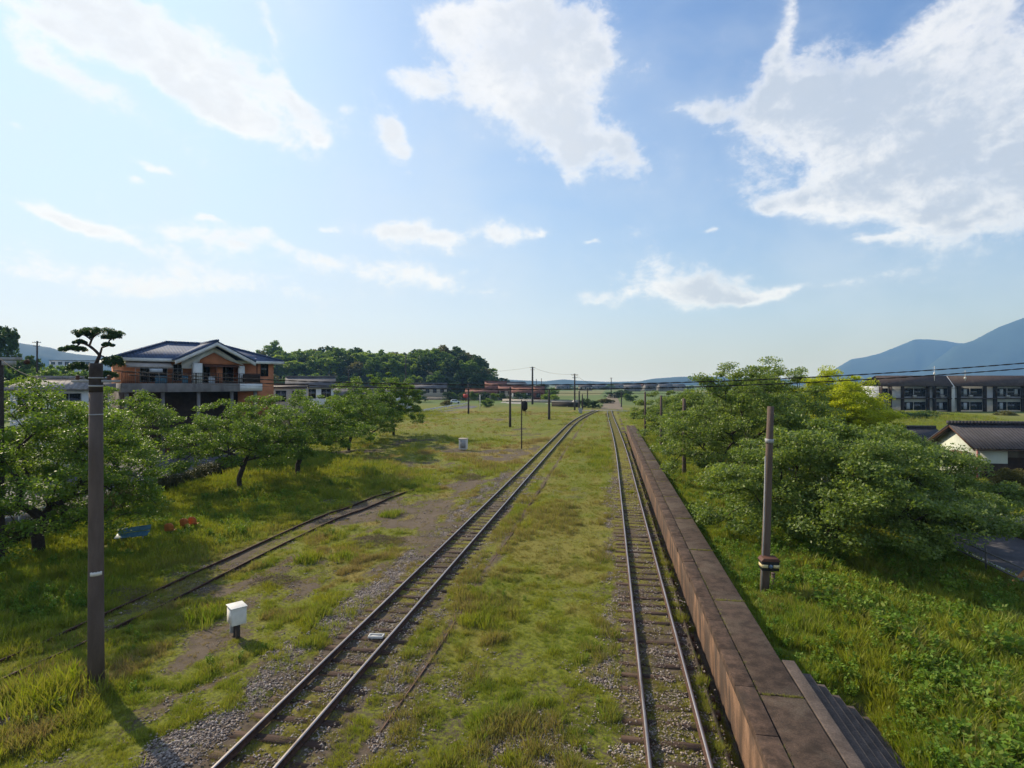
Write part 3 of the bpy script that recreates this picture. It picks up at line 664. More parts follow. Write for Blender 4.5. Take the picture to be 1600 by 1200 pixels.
# railway signal seen from behind
sxy = gp(815, 700); sg = empty('railway_signal', (*sxy, 0), PSI, 'black railway signal head on a slim dark post in the field', 'signal')
tapered('post', M['dark_pole'], sg, 5.55, .07, .06, 10)
q = MB(); pr_ = [(.36*math.cos(a)+.33, 4.85+(.36*math.sin(a))+(.22 if math.sin(a) > 0 else -.22)) for a in np.linspace(0, 2*math.pi, 20, endpoint=False)]
q.prism(pr_, -.04, .04, 'y'); q.build('backboard', M['black'], sg)
q = MB().box(.17, .49, -.30, -.041, 4.35, 5.35); bevel(q.build('lamp_case', M['black'], sg), .03)
for z in (4.55, 4.85, 5.15):
    q = MB(); q.tube([(.33, .041, z), (.33, .30, z)], .11, 12); q.build('hood', M['black'], sg, True)
q = MB(); q.bar((0, 0, 4.3), (.55, -.1, 4.2), .05, .05); q.bar((.48,-.1,4.3), (.48,-.1,3.75), .08, .05); q.build('bracket', M['dark_pole'], sg)
q = MB()
for k in range(9): q.cb(0, -.09, .8+k*.38, .30, .03, .03)
q.build('step_iron', M['dark_pole'], sg)
# ------------------------------------------------------------------ cabinets, seats, small things
cx, cy = gp(370, 994); cb_ = empty('signal_box', (cx, cy, -.1), PSI+R(-48), 'white metal box on two legs beside the gravel of the left track', 'equipment box')
q = MB().box(-.24,.24,-.20,.20,.50,.98); bevel(q.build('case', M['white_paint'], cb_), .012)
q = MB().box(-.265,.265,-.225,.225,.982,1.01); bevel(q.build('lid', M['white_paint'], cb_), .01)
q = MB().box(-.35,-.245,-.10,.06,.12,.84); bevel(q.build('conduit_box', M['grey_metal'], cb_), .01)
for s_ in (-.12, .10): q = MB().box(s_-.045, s_+.045, -.05, .05, -.1, .498); q.build('leg', M['dark_pole'], cb_)
q = MB().box(-.21,.21,-.207,-.201,.53,.95); q.build('door', M['white_paint'], cb_)
cx, cy = gp(724, 702); cb2 = empty('signal_cabinet', (cx, cy, 0), .1, 'squat pale grey cabinet with rusty top standing in the left field', 'equipment box')
q = MB().box(-.46,.46,-.35,.35,.0,1.15); bevel(q.build('case', M['white_paint'], cb2), .03)
q = MB().box(-.5,.5,-.39,.39,1.152,1.24); bevel(q.build('lid', mat('rusty_white', (.5,.42,.36), .7, .2, 3, (.25,.12,.07), .5, .65, .05), cb2), .02)
q = MB().box(-.3,.3,-.358,-.351,.15,1.05); q.build('door', M['grey_metal'], cb2)
cx, cy = gp(907, 646); cb3 = empty('signal_cabinet', (cx, cy, 0), .0, 'small distant grey cabinet left of the level crossing', 'equipment box')
q = MB().box(-.45,.45,-.3,.3,.0,1.3); bevel(q.build('case', M['grey_metal'], cb3), .03); q = MB().box(-.48,.48,-.33,.33,1.302,1.36); q.build('lid', M['grey_metal'], cb3)
def seat(px, py, rz, label):
    x, y = gp(px, py); z = float(terr(x, y)); s_ = empty('bucket_seat', (x, y, z), rz, label, 'seat', 'faded orange bucket seats lying in the grass')
    V = []; Fs = []; n, k = 9, 10                         # one curved shell: pan, bend and rounded backrest, with thickness
    for th in (0, .018):
        for i in range(k+1):
            t = i/k
            if t < .45: yv, zv = -.20+t/.45*.34, .22+.02*(1-t)
            else: u = (t-.45)/.55; yv, zv = .14+.08*u, .23+.42*u
            wdt = .21 if t < .8 else .21*math.sqrt(max(.12, 1-((t-.8)/.2)**2*.85))
            for j in range(n):
                v = j/(n-1)*2-1; V.append((v*wdt, yv-.05*(v*v)*(t > .45)+th*(t >= .45), zv+.05*v*v*(t < .5)-th*(t < .45)))
    m2 = (k+1)*n
    for i in range(k):
        for j in range(n-1): a = i*n+j; Fs += [(a, a+1, a+n+1, a+n), (a+m2, a+n+m2, a+n+1+m2, a+1+m2)]
        for j in (0, n-1): a = i*n+j; Fs.append((a, a+n, a+n+m2, a+m2))
    for j in range(n-1): Fs += [(j, j+m2, j+1+m2, j+1), (k*n+j, k*n+j+1, k*n+j+1+m2, k*n+j+m2)]
    link(bpy.data.objects.new('shell', np_mesh('shell', V, Fs, M['orange_plastic'], True)), s_)
    q = MB().box(-.12,.12,-.1,.1,.0,.19); q.build('foot', M['dark_wood'], s_)
    return s_
seat(266, 838, R(200), 'orange bucket seat standing alone, nearest the blue seat'); seat(290, 830, R(195), 'left of the two orange bucket seats standing together'); seat(303, 827, R(190), 'right of the two orange bucket seats standing together')
x, y = gp(206, 850); z = float(terr(x, y)); bs_ = empty('blue_bench', (x, y, z), R(18), 'faded blue seat bench tipped over in the grass', 'bench')
q = MB(); q.slab([(-.7,-.14,.22),(.7,-.14,.34),(.7,.16,.50),(-.7,.16,.38)], .03); bevel(q.build('seat_board', M['blue_plastic'], bs_), .01)
q = MB(); q.slab([(-.7,.20,.38),(.7,.20,.52),(.7,.25,.74),(-.7,.25,.58)], .03); bevel(q.build('backrest', M['blue_plastic'], bs_), .01)
for s_ in (-.45,.45): q = MB().bar((s_, 0, 0), (s_, .05, .3), .05, .05); q.build('leg', M['grey_metal'], bs_)
# concrete crossing boards
x0, y0 = gp(920, 641.5); x1, y1 = gp(972, 641.5)
lc = MB(); lc.slab([(x0-3, y0-.6, .10),(x1+2, y0-.6-2.0, .10),(x1+2, y0+1.2-2.0, .10),(x0-3, y0+1.2, .10)], .1); tag(lc.build('crossing_deck', M['pale_concrete']), 'pale level crossing deck laid across both tracks', 'level crossing')
# ------------------------------------------------------------------ buildings
def window(parent, x0, x1, z0, z1, y, fm='grey_metal', gm='glass', panes=2, name='window'):
    f = MB(); t = .05
    f.box(x0, x1, y-.04, y, z0, z0+t); f.box(x0, x1, y-.04, y, z1-t, z1); f.box(x0, x0+t, y-.04, y, z0+t, z1-t); f.box(x1-t, x1, y-.04, y, z0+t, z1-t)
    for k in range(1, panes): xx = x0+(x1-x0)*k/panes; f.box(xx-.025, xx+.025, y-.04, y, z0+t, z1-t)
    fo = f.build(name, M[fm], parent); p = MB().box(x0+t, x1-t, y-.015, y+.02, z0+t, z1-t); p.build('pane', M[gm], fo); return fo
# --- house with the blue tiled roof.  local x along the facade, -y towards the tracks
hx, hy = at(190, 55); hx2, hy2 = at(432, 65); ang = math.atan2(hy2-hy, hx2-hx)
H = empty('blue_roofed_house', (hx, hy, 0), ang, 'orange walled house with blue tiled hip roof, white front gable and balcony', 'house')
W_ = 14.8; DZ = 7.42; EZ = 9.95
q = MB(); q.box(.3, 6.2, .6, 9, DZ+.002, EZ); q.box(11.0, W_-.3, 0, 9, 3.0, EZ-.05); q.box(6.2, 11.0, 1.4, 9, DZ+.002, EZ); q.box(6.2,11,9.0,9.1,3,EZ)
q.build('wall', M['orange_wall'], H)
q = MB(); q.box(.3, 11, 1.2, 9, 0, DZ-.9); q.box(11.001, W_-.5, .3, 9, 0, 2.998); q.build('ground_floor_wall', M['dark_wood'], H)  # dark wood colour stands in for the shade under the balcony deck
q = MB(); q.box(-.3, 12.6, -1.9, 1.2, DZ-.88, DZ); bevel(q.build('balcony', M['grey_wall'], H), .03)
q = MB(); q.box(10.3, 12.61, -1.93, -1.901, DZ-.8, DZ-.05); q.build('balcony_panel', M['white_wall'], H)
for x in (.2, 3.2, 6.4, 9.6, 12.0): q = MB().box(x-.15, x+.15, -1.6, -1.3, 0, DZ-.882); q.build('column', M['grey_wall'], H)
rl = MB(); rl.box(-.25, 12.5, -1.84, -1.80, DZ+1.02, DZ+1.07); rl.box(-.25, 12.5, -1.83, -1.81, DZ+.1, DZ+.13)
x = -.25
while x < 12.5: rl.box(x, x+.02, -1.83, -1.81, DZ, DZ+1.02); x += .16
for x in np.arange(-.25, 12.6, 2.1): rl.box(x, x+.06, -1.86, -1.79, DZ, DZ+1.06)
rl.build('balcony_railing', M['dark_pole'], H)
q = MB().box(10.6, 12.4, -1.795, -1.78, DZ+.12, DZ+1.0); q.build('railing_screen', M['dark_wood'], H)
# roof: hip with ridge, then the front gable
RZ = 12.05; ro = MB()
e = [(-.6,-.6,EZ),(W_+.6,-.6,EZ),(W_+.6,9.6,EZ),(-.6,9.6,EZ)]; a = (4.6, 4.5, RZ-.15); b = (10.0, 4.5, RZ-.15)
ro.slab([e[0], e[1], b, a], .12); ro.slab([e[1], e[2], b], .12); ro.slab([e[2], e[3], a, b], .12); ro.slab([e[3], e[0], a], .12)
ro.build('roof', M['blue_tile'], H)
q = MB(); q.bar((a[0],a[1],RZ-.1), (b[0],b[1],RZ-.1), .3, .22)
for c_, d_ in ((e[0],a),(e[1],b),(e[2],b),(e[3],a)): q.bar((c_[0],c_[1],c_[2]+.06), (d_[0],d_[1],d_[2]+.06), .22, .16)
q.build('ridge_tiles', M['blue_tile'], H)
q = MB(); q.box(-.62, W_+.62, -.7, -.601, EZ-.34, EZ-.02); q.box(-.7, -.621, -.6, 9.6, EZ-.3, EZ-.02); q.box(W_+.621, W_+.7, -.6, 9.6, EZ-.3, EZ-.02); q.box(-.6, W_+.6, -.6, 9.6, EZ-.14, EZ-.125); q.build('fascia', M['white_wall'], H)
gl, gr, gm_ = 4.3, 11.7, 8.0; GZ_ = 11.85
g2 = MB(); g2.slab([(gl-.2,-2.2,EZ-.1),(gm_,-2.2,GZ_),(gm_,4.4,GZ_),(gl-.2,4.4,EZ-.1)], .12); g2.slab([(gr+.2,-2.2,EZ-.1),(gr+.2,4.4,EZ-.1),(gm_,4.4,GZ_),(gm_,-2.2,GZ_)], .12); g2.bar((gm_,-2.25,GZ_+.05),(gm_,4,GZ_+.05),.3,.2)
g2.build('gable_roof', M['blue_tile'], H)
q = MB()
q.prism([(gl-.15,EZ-.65),(gm_,GZ_-.55),(gr+.15,EZ-.65),(gr+.15,EZ-.24),(gm_,GZ_-.14),(gl-.15,EZ-.24)], -2.16, -2.02, 'y')     # barge boards
q.prism([(5.0,EZ-1.0),(6.0,EZ-1.0),(6.7,EZ+.0),(gm_,EZ+.75),(9.3,EZ+.0),(10.4,EZ-.4),(11.0,EZ-.55),(gm_,GZ_-.56),(5.0,EZ-.42)], -1.0, -.8, 'y'); q.build('gable_board', M['white_wall'], H)
q = MB(); q.box(5.9, 6.7, -1.75, -.85, DZ+.001, EZ-.45); q.build('white_pillar', M['white_wall'], H)
q = MB(); q.prism([(6.71,EZ-.6),(10.9,EZ-.6),(10.3,EZ-.25),(gm_,EZ+.72),(6.71,EZ-.02)], -.75, -.6, 'y'); q.box(8.3,8.9,-.75,-.5,DZ+.001,EZ-.602); q.build('gable_wall', M['orange_wall'], H)
q = MB(); q.slab([(7.0,-1.5,EZ-.75),(10.4,-1.5,EZ-.75),(10.4,-.6,EZ-.45),(7.0,-.6,EZ-.45)], .05); q.build('canopy', M['brown_paint'], H)
q = MB(); q.slab([(.2,-1.3,EZ-.75),(4.1,-1.3,EZ-.75),(4.1,.5,EZ-.25),(.2,.5,EZ-.25)], .05); q.slab([(.2,-1.35,EZ-.98),(4.1,-1.35,EZ-.98),(4.1,-1.3,EZ-.76),(.2,-1.3,EZ-.76)], .03); q.build('awning', mat('awning_cloth', (.40,.36,.33), .85, .1, 2, (.3,.25,.22), .5,.7,.05), H)
window(H, 1.6, 4.0, DZ+.1, DZ+2.1, .6, panes=3); window(H, 4.5, 5.4, DZ+.3, DZ+2.0, .6, panes=2)
window(H, 6.9, 8.2, DZ+.05, DZ+2.0, 1.39, panes=2); window(H, 9.0, 10.6, DZ+.05, DZ+2.0, 1.39, panes=2)
window(H, 13.05, 13.9, DZ+.8, DZ+2.35, -.001, 'dark_wood', panes=2)
q = MB().box(12.62,12.70,-.06,-.001,3,EZ-.36); q.build('downpipe', M['dark_wood'], H)
q = MB(); q.box(10.35,11.0,-1.2,-1.1,DZ+.001,DZ+1.9); q.build('white_door', M['white_wall'], H)
for (x0_, x1_, z0_, c_) in ((5.0,5.5,.15,'blue_plastic'),(7.4,8.0,.2,'laundry'),(2.6,3.6,.15,'blue_plastic')):
    o = MB().box(x0_, x1_, -1.3, -.95, DZ+.002, DZ+.75).build('storage_box', M[c_]); o.parent = H; bevel(o, .04)
q = MB(); q.box(.9, 4.9, -1.45, -1.42, DZ+1.45, DZ+1.48)
for x in (.9, 2.9, 4.88): q.box(x, x+.03, -1.45, -1.42, DZ, DZ+1.45)
lr = q.build('laundry_pole', M['grey_metal'], H); q = MB(); q.box(2.1,3.2,-1.46,-1.41,DZ+1.1,DZ+1.44); q.build('laundry', M['laundry'], H)
# --- generic small houses
def house(px, d, w_, dep, eave, ridge_z, wallm, roofm, label, rz=0., z0=0., hip=0., over=.5, wins=2, name='house', wm='glass'):
    x, y = at(px, d); h = empty(name, (x, y, z0), PSI+rz, label, 'house')
    q = MB(); q.prism([(0, 0), (dep, 0), (dep, eave-z0), (dep/2, ridge_z-z0-.15), (0, eave-z0)] if hip == 0 else [(0,0),(dep,0),(dep,eave-z0),(0,eave-z0)], -w_/2, w_/2, 'x'); q.build('wall', M[wallm], h)
    e, rr = eave-z0, ridge_z-z0; s_ = over*(rr-e)/(dep/2); q = MB(); x0, x1 = -w_/2-over, w_/2+over
    A = [(x0,-over,e-s_),(x1,-over,e-s_),(x1-hip,dep/2,rr),(x0+hip,dep/2,rr)]; B = [(x1,dep+over,e-s_),(x0,dep+over,e-s_),(x0+hip,dep/2,rr),(x1-hip,dep/2,rr)]
    q.slab(A, .14); q.slab(B, .14)
    if hip: q.slab([A[1], B[0], A[2]], .14); q.slab([B[1], A[0], A[3]], .14)
    q.build('roof', M[roofm], h)
    q = MB(); q.bar((x0+hip,dep/2,rr+.08),(x1-hip,dep/2,rr+.08),.35,.25); q.build('ridge_tiles', M[roofm], h)
    for k in range(wins):
        c_ = -w_/2+w_*(k+.5)/wins; window(h, c_-min(.9, w_/wins*.33), c_+min(.9, w_/wins*.33), max(.5, e-2.2), e-.5, -.002, gm=wm)
    return h
house(78, 46, 5.0, 6, 7.1, 7.85, 'white_wall', 'pale_tile', 'white walled house with pale tiled roof behind the left trees', rz=.5, hip=1.2, wins=2)
house(128, 70, 8, 6, 6.6, 8.0, 'white_wall', 'grey_roof', 'small grey roofed house behind the pruned pine', rz=.2, wins=2)
house(452, 84, 4.6, 8, 6.9, 7.2, 'cream_wall', 'brown_roof', 'cream house with nearly flat brown roof right of the blue roof', rz=.3, over=.2, wins=2)
house(486, 98, 7.5, 8, 7.0, 8.6, 'white_wall', 'grey_roof', 'white house with grey roof just above the cream house', rz=.35, wins=3)
house(540, 120, 12, 7, 5.2, 6.8, 'cream_wall', 'grey_roof', 'long low house seen over the cherry tree tops', rz=.1, wins=3)
house(602, 150, 13, 7, 4.6, 6.4, 'white_wall', 'grey_roof', 'grey roofed house left of the wooded hill foot', rz=.1, wins=4)
house(668, 265, 17, 8, 5.4, 7.7, 'cream_wall', 'grey_roof', 'long grey roofed house at the foot of the wooded hill', rz=.05, wins=5)
house(775, 262, 9.5, 8, 5.9, 8.6, 'red_wall', 'red_roof', 'leftmost red roofed house, the tallest below the hill', rz=.05, wins=3)
house(752, 256, 14, 6, 3.6, 5.2, 'cream_wall', 'red_roof', 'low red roofed annexe in front of the tallest red roof', rz=.0, wins=4)
house(797, 258, 10, 7, 4.6, 6.8, 'cream_wall', 'red_roof', 'middle red roofed house of the farm group', rz=.05, wins=3)
house(806, 285, 13, 8, 6.6, 8.4, 'white_wall', 'grey_roof', 'white gabled house behind the red roofs', rz=.4, wins=3)
house(822, 245, 12.5, 7, 3.9, 6.2, 'white_wall', 'red_roof', 'long red roofed house with brick red gable end by the power pole', rz=-.12, wins=4)
x, y = at(838, 243); gq = MB(); 
# red gable end seen on the right of that house
house(841, 243, 4.6, 6.2, 3.8, 6.3, 'red_wall', 'red_roof', 'brick red shed at the right end of the red roofed farm', rz=-.12+math.pi/2*0, wins=1, over=.3)
# far town specks, each its own thing
for k, (px, d, w_, e_, r_z, wm_, rm_) in enumerate([(880,700,16,4,6.5,'white_wall','grey_roof'),(915,620,14,4.2,6.5,'cream_wall','brown_roof'),(988,560,16,4.5,6.8,'white_wall','grey_roof'),(1005,640,15,5,7.5,'cream_wall','red_roof'),(1022,600,18,5,7.6,'white_wall','brown_roof'),(1042,560,14,5,7.6,'white_wall','grey_roof'),(1060,600,16,5,7.4,'cream_wall','grey_roof'),(1000,760,22,5,7,'cream_wall','grey_roof'),(935,740,20,4,6.4,'grey_wall','grey_roof'),(968,820,24,5,7.2,'white_wall','grey_roof')]):
    look = ['grey house on the far plain left of the distant power pole', 'brown roofed house on the far plain above the crossing', 'grey roofed house first right of the track end', 'reddish roofed house among the far town roofs', 'wide brown roofed house among the far town roofs', 'grey walled house at the tips of the right trees', 'cream house nearest the right trees on the far plain', 'long cream shed on the far plain behind the town roofs', 'long grey shed low on the far plain', 'farthest long grey building on the plain'][k]
    house(px, d, w_, 9, e_, r_z, 'grey_wall' if wm_ == 'white_wall' else wm_, rm_, look, rz=random.uniform(-.3,.3), wins=3, name='distant_house')
# pale apartment blocks far left
x, y = at(112, 600); ab = empty('apartment_block', (x, y, 0), PSI+.25, 'pale grey apartment block far behind the left hillside', 'building')
ab.scale = (1.45,1.45,1.43); q = MB().box(-14, 14, 0, 10, 0, 22.5); q.build('wall', M['panel_grey'], ab); q = MB().box(-14.3,14.3,-.3,10.3,22.502,22.9); q.build('roof', M['grey_roof'], ab)
for fl in range(6):
    for k in range(6): window(ab, -13+k*4.4, -10.4+k*4.4, 1.5+fl*3.6, 3.6+fl*3.6, -.002)
sheet('track_bed', [gp(938,640.2), gp(974,640.2), gp(962,616), gp(951,616)], .035, mat('bare_track_bed', (.19,.14,.10), .95, .3, .4, (.12,.12,.05), .48, .62, .2))
# --- two storey apartments on the right
def apartment(px0, px1, d, label, bays, endwall):
    x, y = at(px0, d); h = empty('apartment_house', (x, y, 0), PSI, label, 'apartment building')
    S = d/F; L = (px1-px0)*S
    q = MB(); q.box(0, L, 1.0, 9, -.2, 6.75); q.build('wall', M['panel_grey'], h)
    q = MB(); q.slab([(-.0,-.9,6.82),(L,-.9,6.82),(L,1.6,9.62),(-.0,1.6,9.62)], .2); q.slab([(0,9.9,6.82),(0,1.6,9.62),(L,1.6,9.62),(L,9.9,6.82)], .2); q.build('roof', M['brown_roof'], h)
    q = MB().box(-.2, L+.2, -.3, .999, 3.35, 3.62); q.build('balcony_floor', M['dark_wood'], h)
    if endwall: q = MB().prism([(-.98,-.2),(9,-.2),(9,6.6),(1.6,9.5),(-.98,6.7)], -.14, -.02, 'x'); q.build('end_wall', M['white_wall'], h)
    for (a, b) in bays:
        u0, u1 = (a-px0)*S, (b-px0)*S
        for fl, z in enumerate((.35, 4.0)):
            k = max(1, round((u1-u0)/3.4)); wdt = (u1-u0)/k
            for j in range(k):
                window(h, u0+j*wdt+.1, u0+(j+1)*wdt-.1, z, z+2.2, .998, 'dark_wood', panes=3)
                if random.random() < .6:
                    cxx = u0+j*wdt+random.uniform(.3, .6)*wdt; q = MB().box(cxx, cxx+.9, .93, .95, z+.25, z+2.0); q.build('curtain', M['curtain'], h)
        rl = MB(); rl.box(u0, u1, -.28, -.24, 4.62, 4.68)
        xx = u0
        while xx < u1: rl.box(xx, xx+.04, -.28, -.25, 3.62, 4.62); xx += .2
        rl.build('railing', M['dark_pole'], h)
        for z in (0, 3.62):
            for uu in (u0-.12, u1): MB().box(uu, uu+.12, -.3, .998, z, z+3.1 if z else 3.349).build('partition', M['dark_wood'], h)
        q = MB().box(u0+(u1-u0)*.42, u0+(u1-u0)*.42+.9, .3, .7, 3.63, 4.4); q.build('air_conditioner', M['white_paint'], h)
    return h
a1 = apartment(1374, 1486.5, 150, 'left wing of the two storey apartments with brown roof, behind the yellow green tree', [(1378,1392),(1412,1451),(1462,1485)], False)
a2 = apartment(1487.2, 1660, 149.8, 'right wing of the two storey apartments with a white end wall', [(1500,1540),(1557,1600),(1612,1650)], True)
for px, top, lb in ((1460, 572, 'white television mast on the left apartment wing'), (1508, 579, 'short white television mast on the right apartment wing')):
    x, y = at(px, 147); z1 = CZ+(600-top)/F*147; q = MB(); q.tube([(x, y, 8.2), (x, y, z1)], .06, 6); q.bar((x-.6,y,z1-.4),(x+.6,y,z1-.4),.05,.05); q.bar((x-.4,y,z1-.8),(x+.4,y,z1-.8),.05,.05); q.tube([(x,y,z1-2.2),(x,y,z1-1.7)],[.25,.25],8); tag(q.build('aerial', M['white_paint']), lb, 'aerial')
# --- low house with dark tiles at the right edge; local axes parallel to the railway
wx, wy = c2w(34.7, 42); h = empty('tiled_house', (wx, wy, 0), 0, 'single storey pale walled house with dark tiled gable roof at the right edge', 'house')
D_ = 5.1; EH, RH = 2.82, 4.12; L = 14
q = MB().prism([(0,0),(D_,0),(D_,EH),(D_/2,RH-.2),(0,EH)], 0, .2, 'x'); q.box(.2, L, D_-.2, D_, 0, EH); q.box(.2, 2.0, 0, .2, 0, EH); q.build('wall', M['lightgreen_wall'], h)
q = MB().box(2.0, L, .06, .2, 0, 1.9); q.box(.25, 1.98, -.03, -.002, .0, 1.45); q.build('wainscot', M['dark_wood'], h)
q = MB().box(2.0, L, .04, .22, 1.902, EH); q.build('lintel', M['grey_wall'], h)
q = MB(); sl_ = (RH-EH)/(D_/2)
q.slab([(-.55,-.6,EH-.6*sl_+.12),(L+.5,-.6,EH-.6*sl_+.12),(L+.5,D_/2,RH+.1),(-.55,D_/2,RH+.1)], .1); q.slab([(-.55,D_+.6,EH-.6*sl_+.12),(-.55,D_/2,RH+.1),(L+.5,D_/2,RH+.1),(L+.5,D_+.6,EH-.6*sl_+.12)], .1); q.build('roof', M['dark_tile'], h)
q = MB(); q.bar((-.65,D_/2,RH+.2),(L+.5,D_/2,RH+.2),.28,.26); q.build('ridge_tiles', M['dark_tile'], h)
q = MB(); q.bar((-.5,-.6,EH-.6*sl_-.02),(-.5,D_/2,RH-.06),.05,.2); q.bar((-.5,D_+.6,EH-.6*sl_-.02),(-.5,D_/2,RH-.06),.05,.2); q.build('barge_board', M['brown_paint'], h)
q = MB(); q.tube([(-.62,-.64,EH-.33),(L,-.64,EH-.33)], .04, 8); q.build('gutter', M['dark_wood'], h, True)
q = MB(); q.tube([(-.04,-.08,0),(-.04,-.08,EH-.35)], .05, 8); q.build('downpipe', M['pink_pipe'], h, True)
o = window(h, 0, 1.6, 1.0, 1.9, 0, 'brown_paint'); o.rotation_euler = (0,0,R(-90)); o.location = (-.003, 2.6, 0)
q = MB(); q.slab([(-.45,.8,2.0),(-.02,.8,2.15),(-.02,2.8,2.15),(-.45,2.8,2.0)], .05); q.build('window_hood', M['brown_paint'], h)
for k in range(4): window(h, 3+k*2.4, 5+k*2.4, .3, 1.85, .055, 'dark_wood')
x, y = at(1420, 62); house(1424, 58, 5.5, 4, 1.9, 2.75, 'grey_wall', 'dark_tile', 'low dark roofed shed showing over the trees left of the tiled house', rz=-PSI, wins=1)
# ------------------------------------------------------------------ walls, rails, fences, car
def poly_fence(pts, h, name, mat_, label, cat, gap=2., r=.04, rails=(1.,), post_h=None):
    root = empty(name, (pts[0][0], pts[0][1], 0), 0, label, cat); o0 = Vector((pts[0][0], pts[0][1], 0))
    mbr = MB()
    for (a, b) in zip(pts[:-1], pts[1:]):
        a = Vector((*a, 0))-o0; b = Vector((*b, 0))-o0; n = max(1, int((b-a).length/gap))
        for k in range(n+(b == Vector((*pts[-1], 0))-o0)):
            p = a.lerp(b, k/n); q = MB(); q.tube([p, p+Vector((0, 0, post_h or h))], r, 8); q.build('post', M[mat_], root, True)
        for f in rails: mbr.bar(a+Vector((0,0,h*f-.02)), b+Vector((0,0,h*f-.02)), r*1.3 if len(rails) < 3 else r*.8, r*1.3 if len(rails) < 3 else r*.8)
    mbr.build('rail', M[mat_], root); return root
M['fence_grey'] = mat('galvanised_fence', (.12,.115,.11), .6, .2, 3, bump=.03)
poly_fence([(14.3, 18), (14.3, 60)], .95, 'road_fence', 'fence_grey', 'dark wire fence on thin posts along the right road', 'fence', 3.2, .035, (.95,.5), 1.05)
g0 = gp(-40, 790); g1 = gp(75, 762+12)
poly_fence([(XD(12)-1.8, 12), (XD(26)-1.8, 26), (XD(34)-1.8, 34)], .85, 'pipe_railing', 'white_paint', 'white pipe railing at the car park edge behind the left tree', 'railing', 2.2, .04, (.98,.5))
# guardrail and far road
ra, rb_, rc, rd = gp(640, 649), gp(731, 633), gp(757, 632.5), gp(700, 649)
sheet('far_road', [ra, rd, (rc[0], rc[1]), rb_], .02, M['asphalt'])
root = empty('guardrail', (*ra, 0), 0, 'white guardrail on short posts beside the far left road', 'guardrail')
dv = Vector((rb_[0]-ra[0], rb_[1]-ra[1], 0)); q = MB(); q.bar((0,0,.75), (dv.x, dv.y, .75), .08, .35); q.build('beam', M['white_paint'], root)
n = int(dv.length/4)
for k in range(n+1): p = dv*(k/n); q = MB(); q.tube([p, p+Vector((0,0,.9))], .09, 6); q.build('post', M['white_paint'], root)
def wall_thing(px0, d0, px1, d1, h, t, mat_, label, name='boundary_wall'):
    a = Vector((*at(px0, d0), 0)); b = Vector((*at(px1, d1), 0)); L = (b-a).length
    r_ = empty(name, a, math.atan2(b.y-a.y, b.x-a.x), label, 'wall')
    q = MB().box(0, L, 0, t, 0, h); q.build('wall', M[mat_], r_); q = MB().box(-.05, L+.05, -.05, t+.05, h+.002, h+.12); q.build('coping', M['pale_concrete'], r_)
wall_thing(655, 262, 790, 250, 1.2, .3, 'grey_wall', 'long grey wall below the red roofed houses and hill')
wall_thing(785, 232, 905, 212, 1.1, .3, 'pale_concrete', 'pale concrete wall right of the red gable by the track')
sheet('far_lane', [at(780, 214), at(905, 196), at(900, 206), at(785, 230)], .03, M['pale_concrete'])
wall_thing(862, 186, 903, 178, 1.5, .4, 'soil', 'dark low retaining wall near the level crossing')
q = MB(); a = at(889, 182); q.slab([(a[0]-.6,a[1]-1,.2),(a[0]+.6,a[1]-1,.2),(a[0]+2.6,a[1]+3,2.2),(a[0]+1.4,a[1]+3,2.2)], .2); tag(q.build('ramp', M['pale_concrete']), 'pale sloping ramp beside the dark retaining wall', 'ramp')
x, y = at(711, 212); c = empty('parked_car', (x, y, .03), PSI+.15, 'white hatchback driving on the far left road', 'car')
q = MB().prism([(-1.9,.35),(1.9,.35),(1.95,.75),(1.15,.95),(.55,1.45),(-1.1,1.5),(-1.75,1.0),(-1.95,.8)], -.8, .8, 'y'); bevel(q.build('body', M['car_white'], c), .06)
q = MB().prism([(1.0,.98),(.52,1.38),(-.15,1.4),(-.15,.98)], -.815, .815, 'y'); q.build('window', M['glass'], c); q = MB().prism([(-.25,.98),(-.25,1.4),(-1.05,1.42),(-1.5,1.0)], -.815, .815, 'y'); q.build('window', M['glass'], c)
for sx_ in (-1.25, 1.25):
    for sy_ in (-.72, .72): q = MB(); q.tube([(sx_, sy_-.1, .32), (sx_, sy_+.1, .32)], .32, 14); q.build('wheel', M['tyre'], c)
x, y = at(728, 236); q = MB(); q.tube([(x, y, 0), (x, y, 2.2)], .06, 6); q.cb(x, y, 2.4, 2.4, .1, 1.5); tag(q.build('banner', M['red_paint']), 'small red banner board on a post near the far wall', 'sign')
x, y = at(750, 160); q = MB(); q.tube([(x, y, 0), (x, y, 4.3)], .1, 6); q.bar((x-.1,y,4.2),(x+.8,y,4.3),.1,.1); tag(q.build('white_post', M['white_paint']), 'white post at the end of the guardrail road', 'post')
# right edge odds
q = MB(); a = c2w(18.75*1.0, 19.6); wa = gp(1573, 922); d_ = 17.5
q.tube([(wa[0], wa[1], .05), (wa[0]+2.6, wa[1]+.5, 2.4)], [.075, .06], 10); tag(q.build('stay_pole', M['wood_pole'], None, True), 'orange brown wooden stay pole slanting out at the right edge', 'pole')
wl = MB(); wl.box(19.8, 20.1, 24, 45, 0, .55); tag(bevel(wl.build('garden_wall', M['pale_concrete']), .02), 'low pale wall edging the garden beyond the right road', 'wall')
wl = MB(); wl.box(24.0, 33, 37.0, 37.3, 0, 1.2); wl.box(23.98,33.02,36.98,37.32,1.202,1.3); tag(wl.build('brown_wall', M['cream_wall']), 'tan garden wall below the yellow clipped bush', 'wall')
q = MB().box(22.4, 24.6, 30.0, 30.7, 0, .42); tag(bevel(q.build('planter', M['red_paint']), .04), 'dull red planter box at the right edge by the road', 'planter')
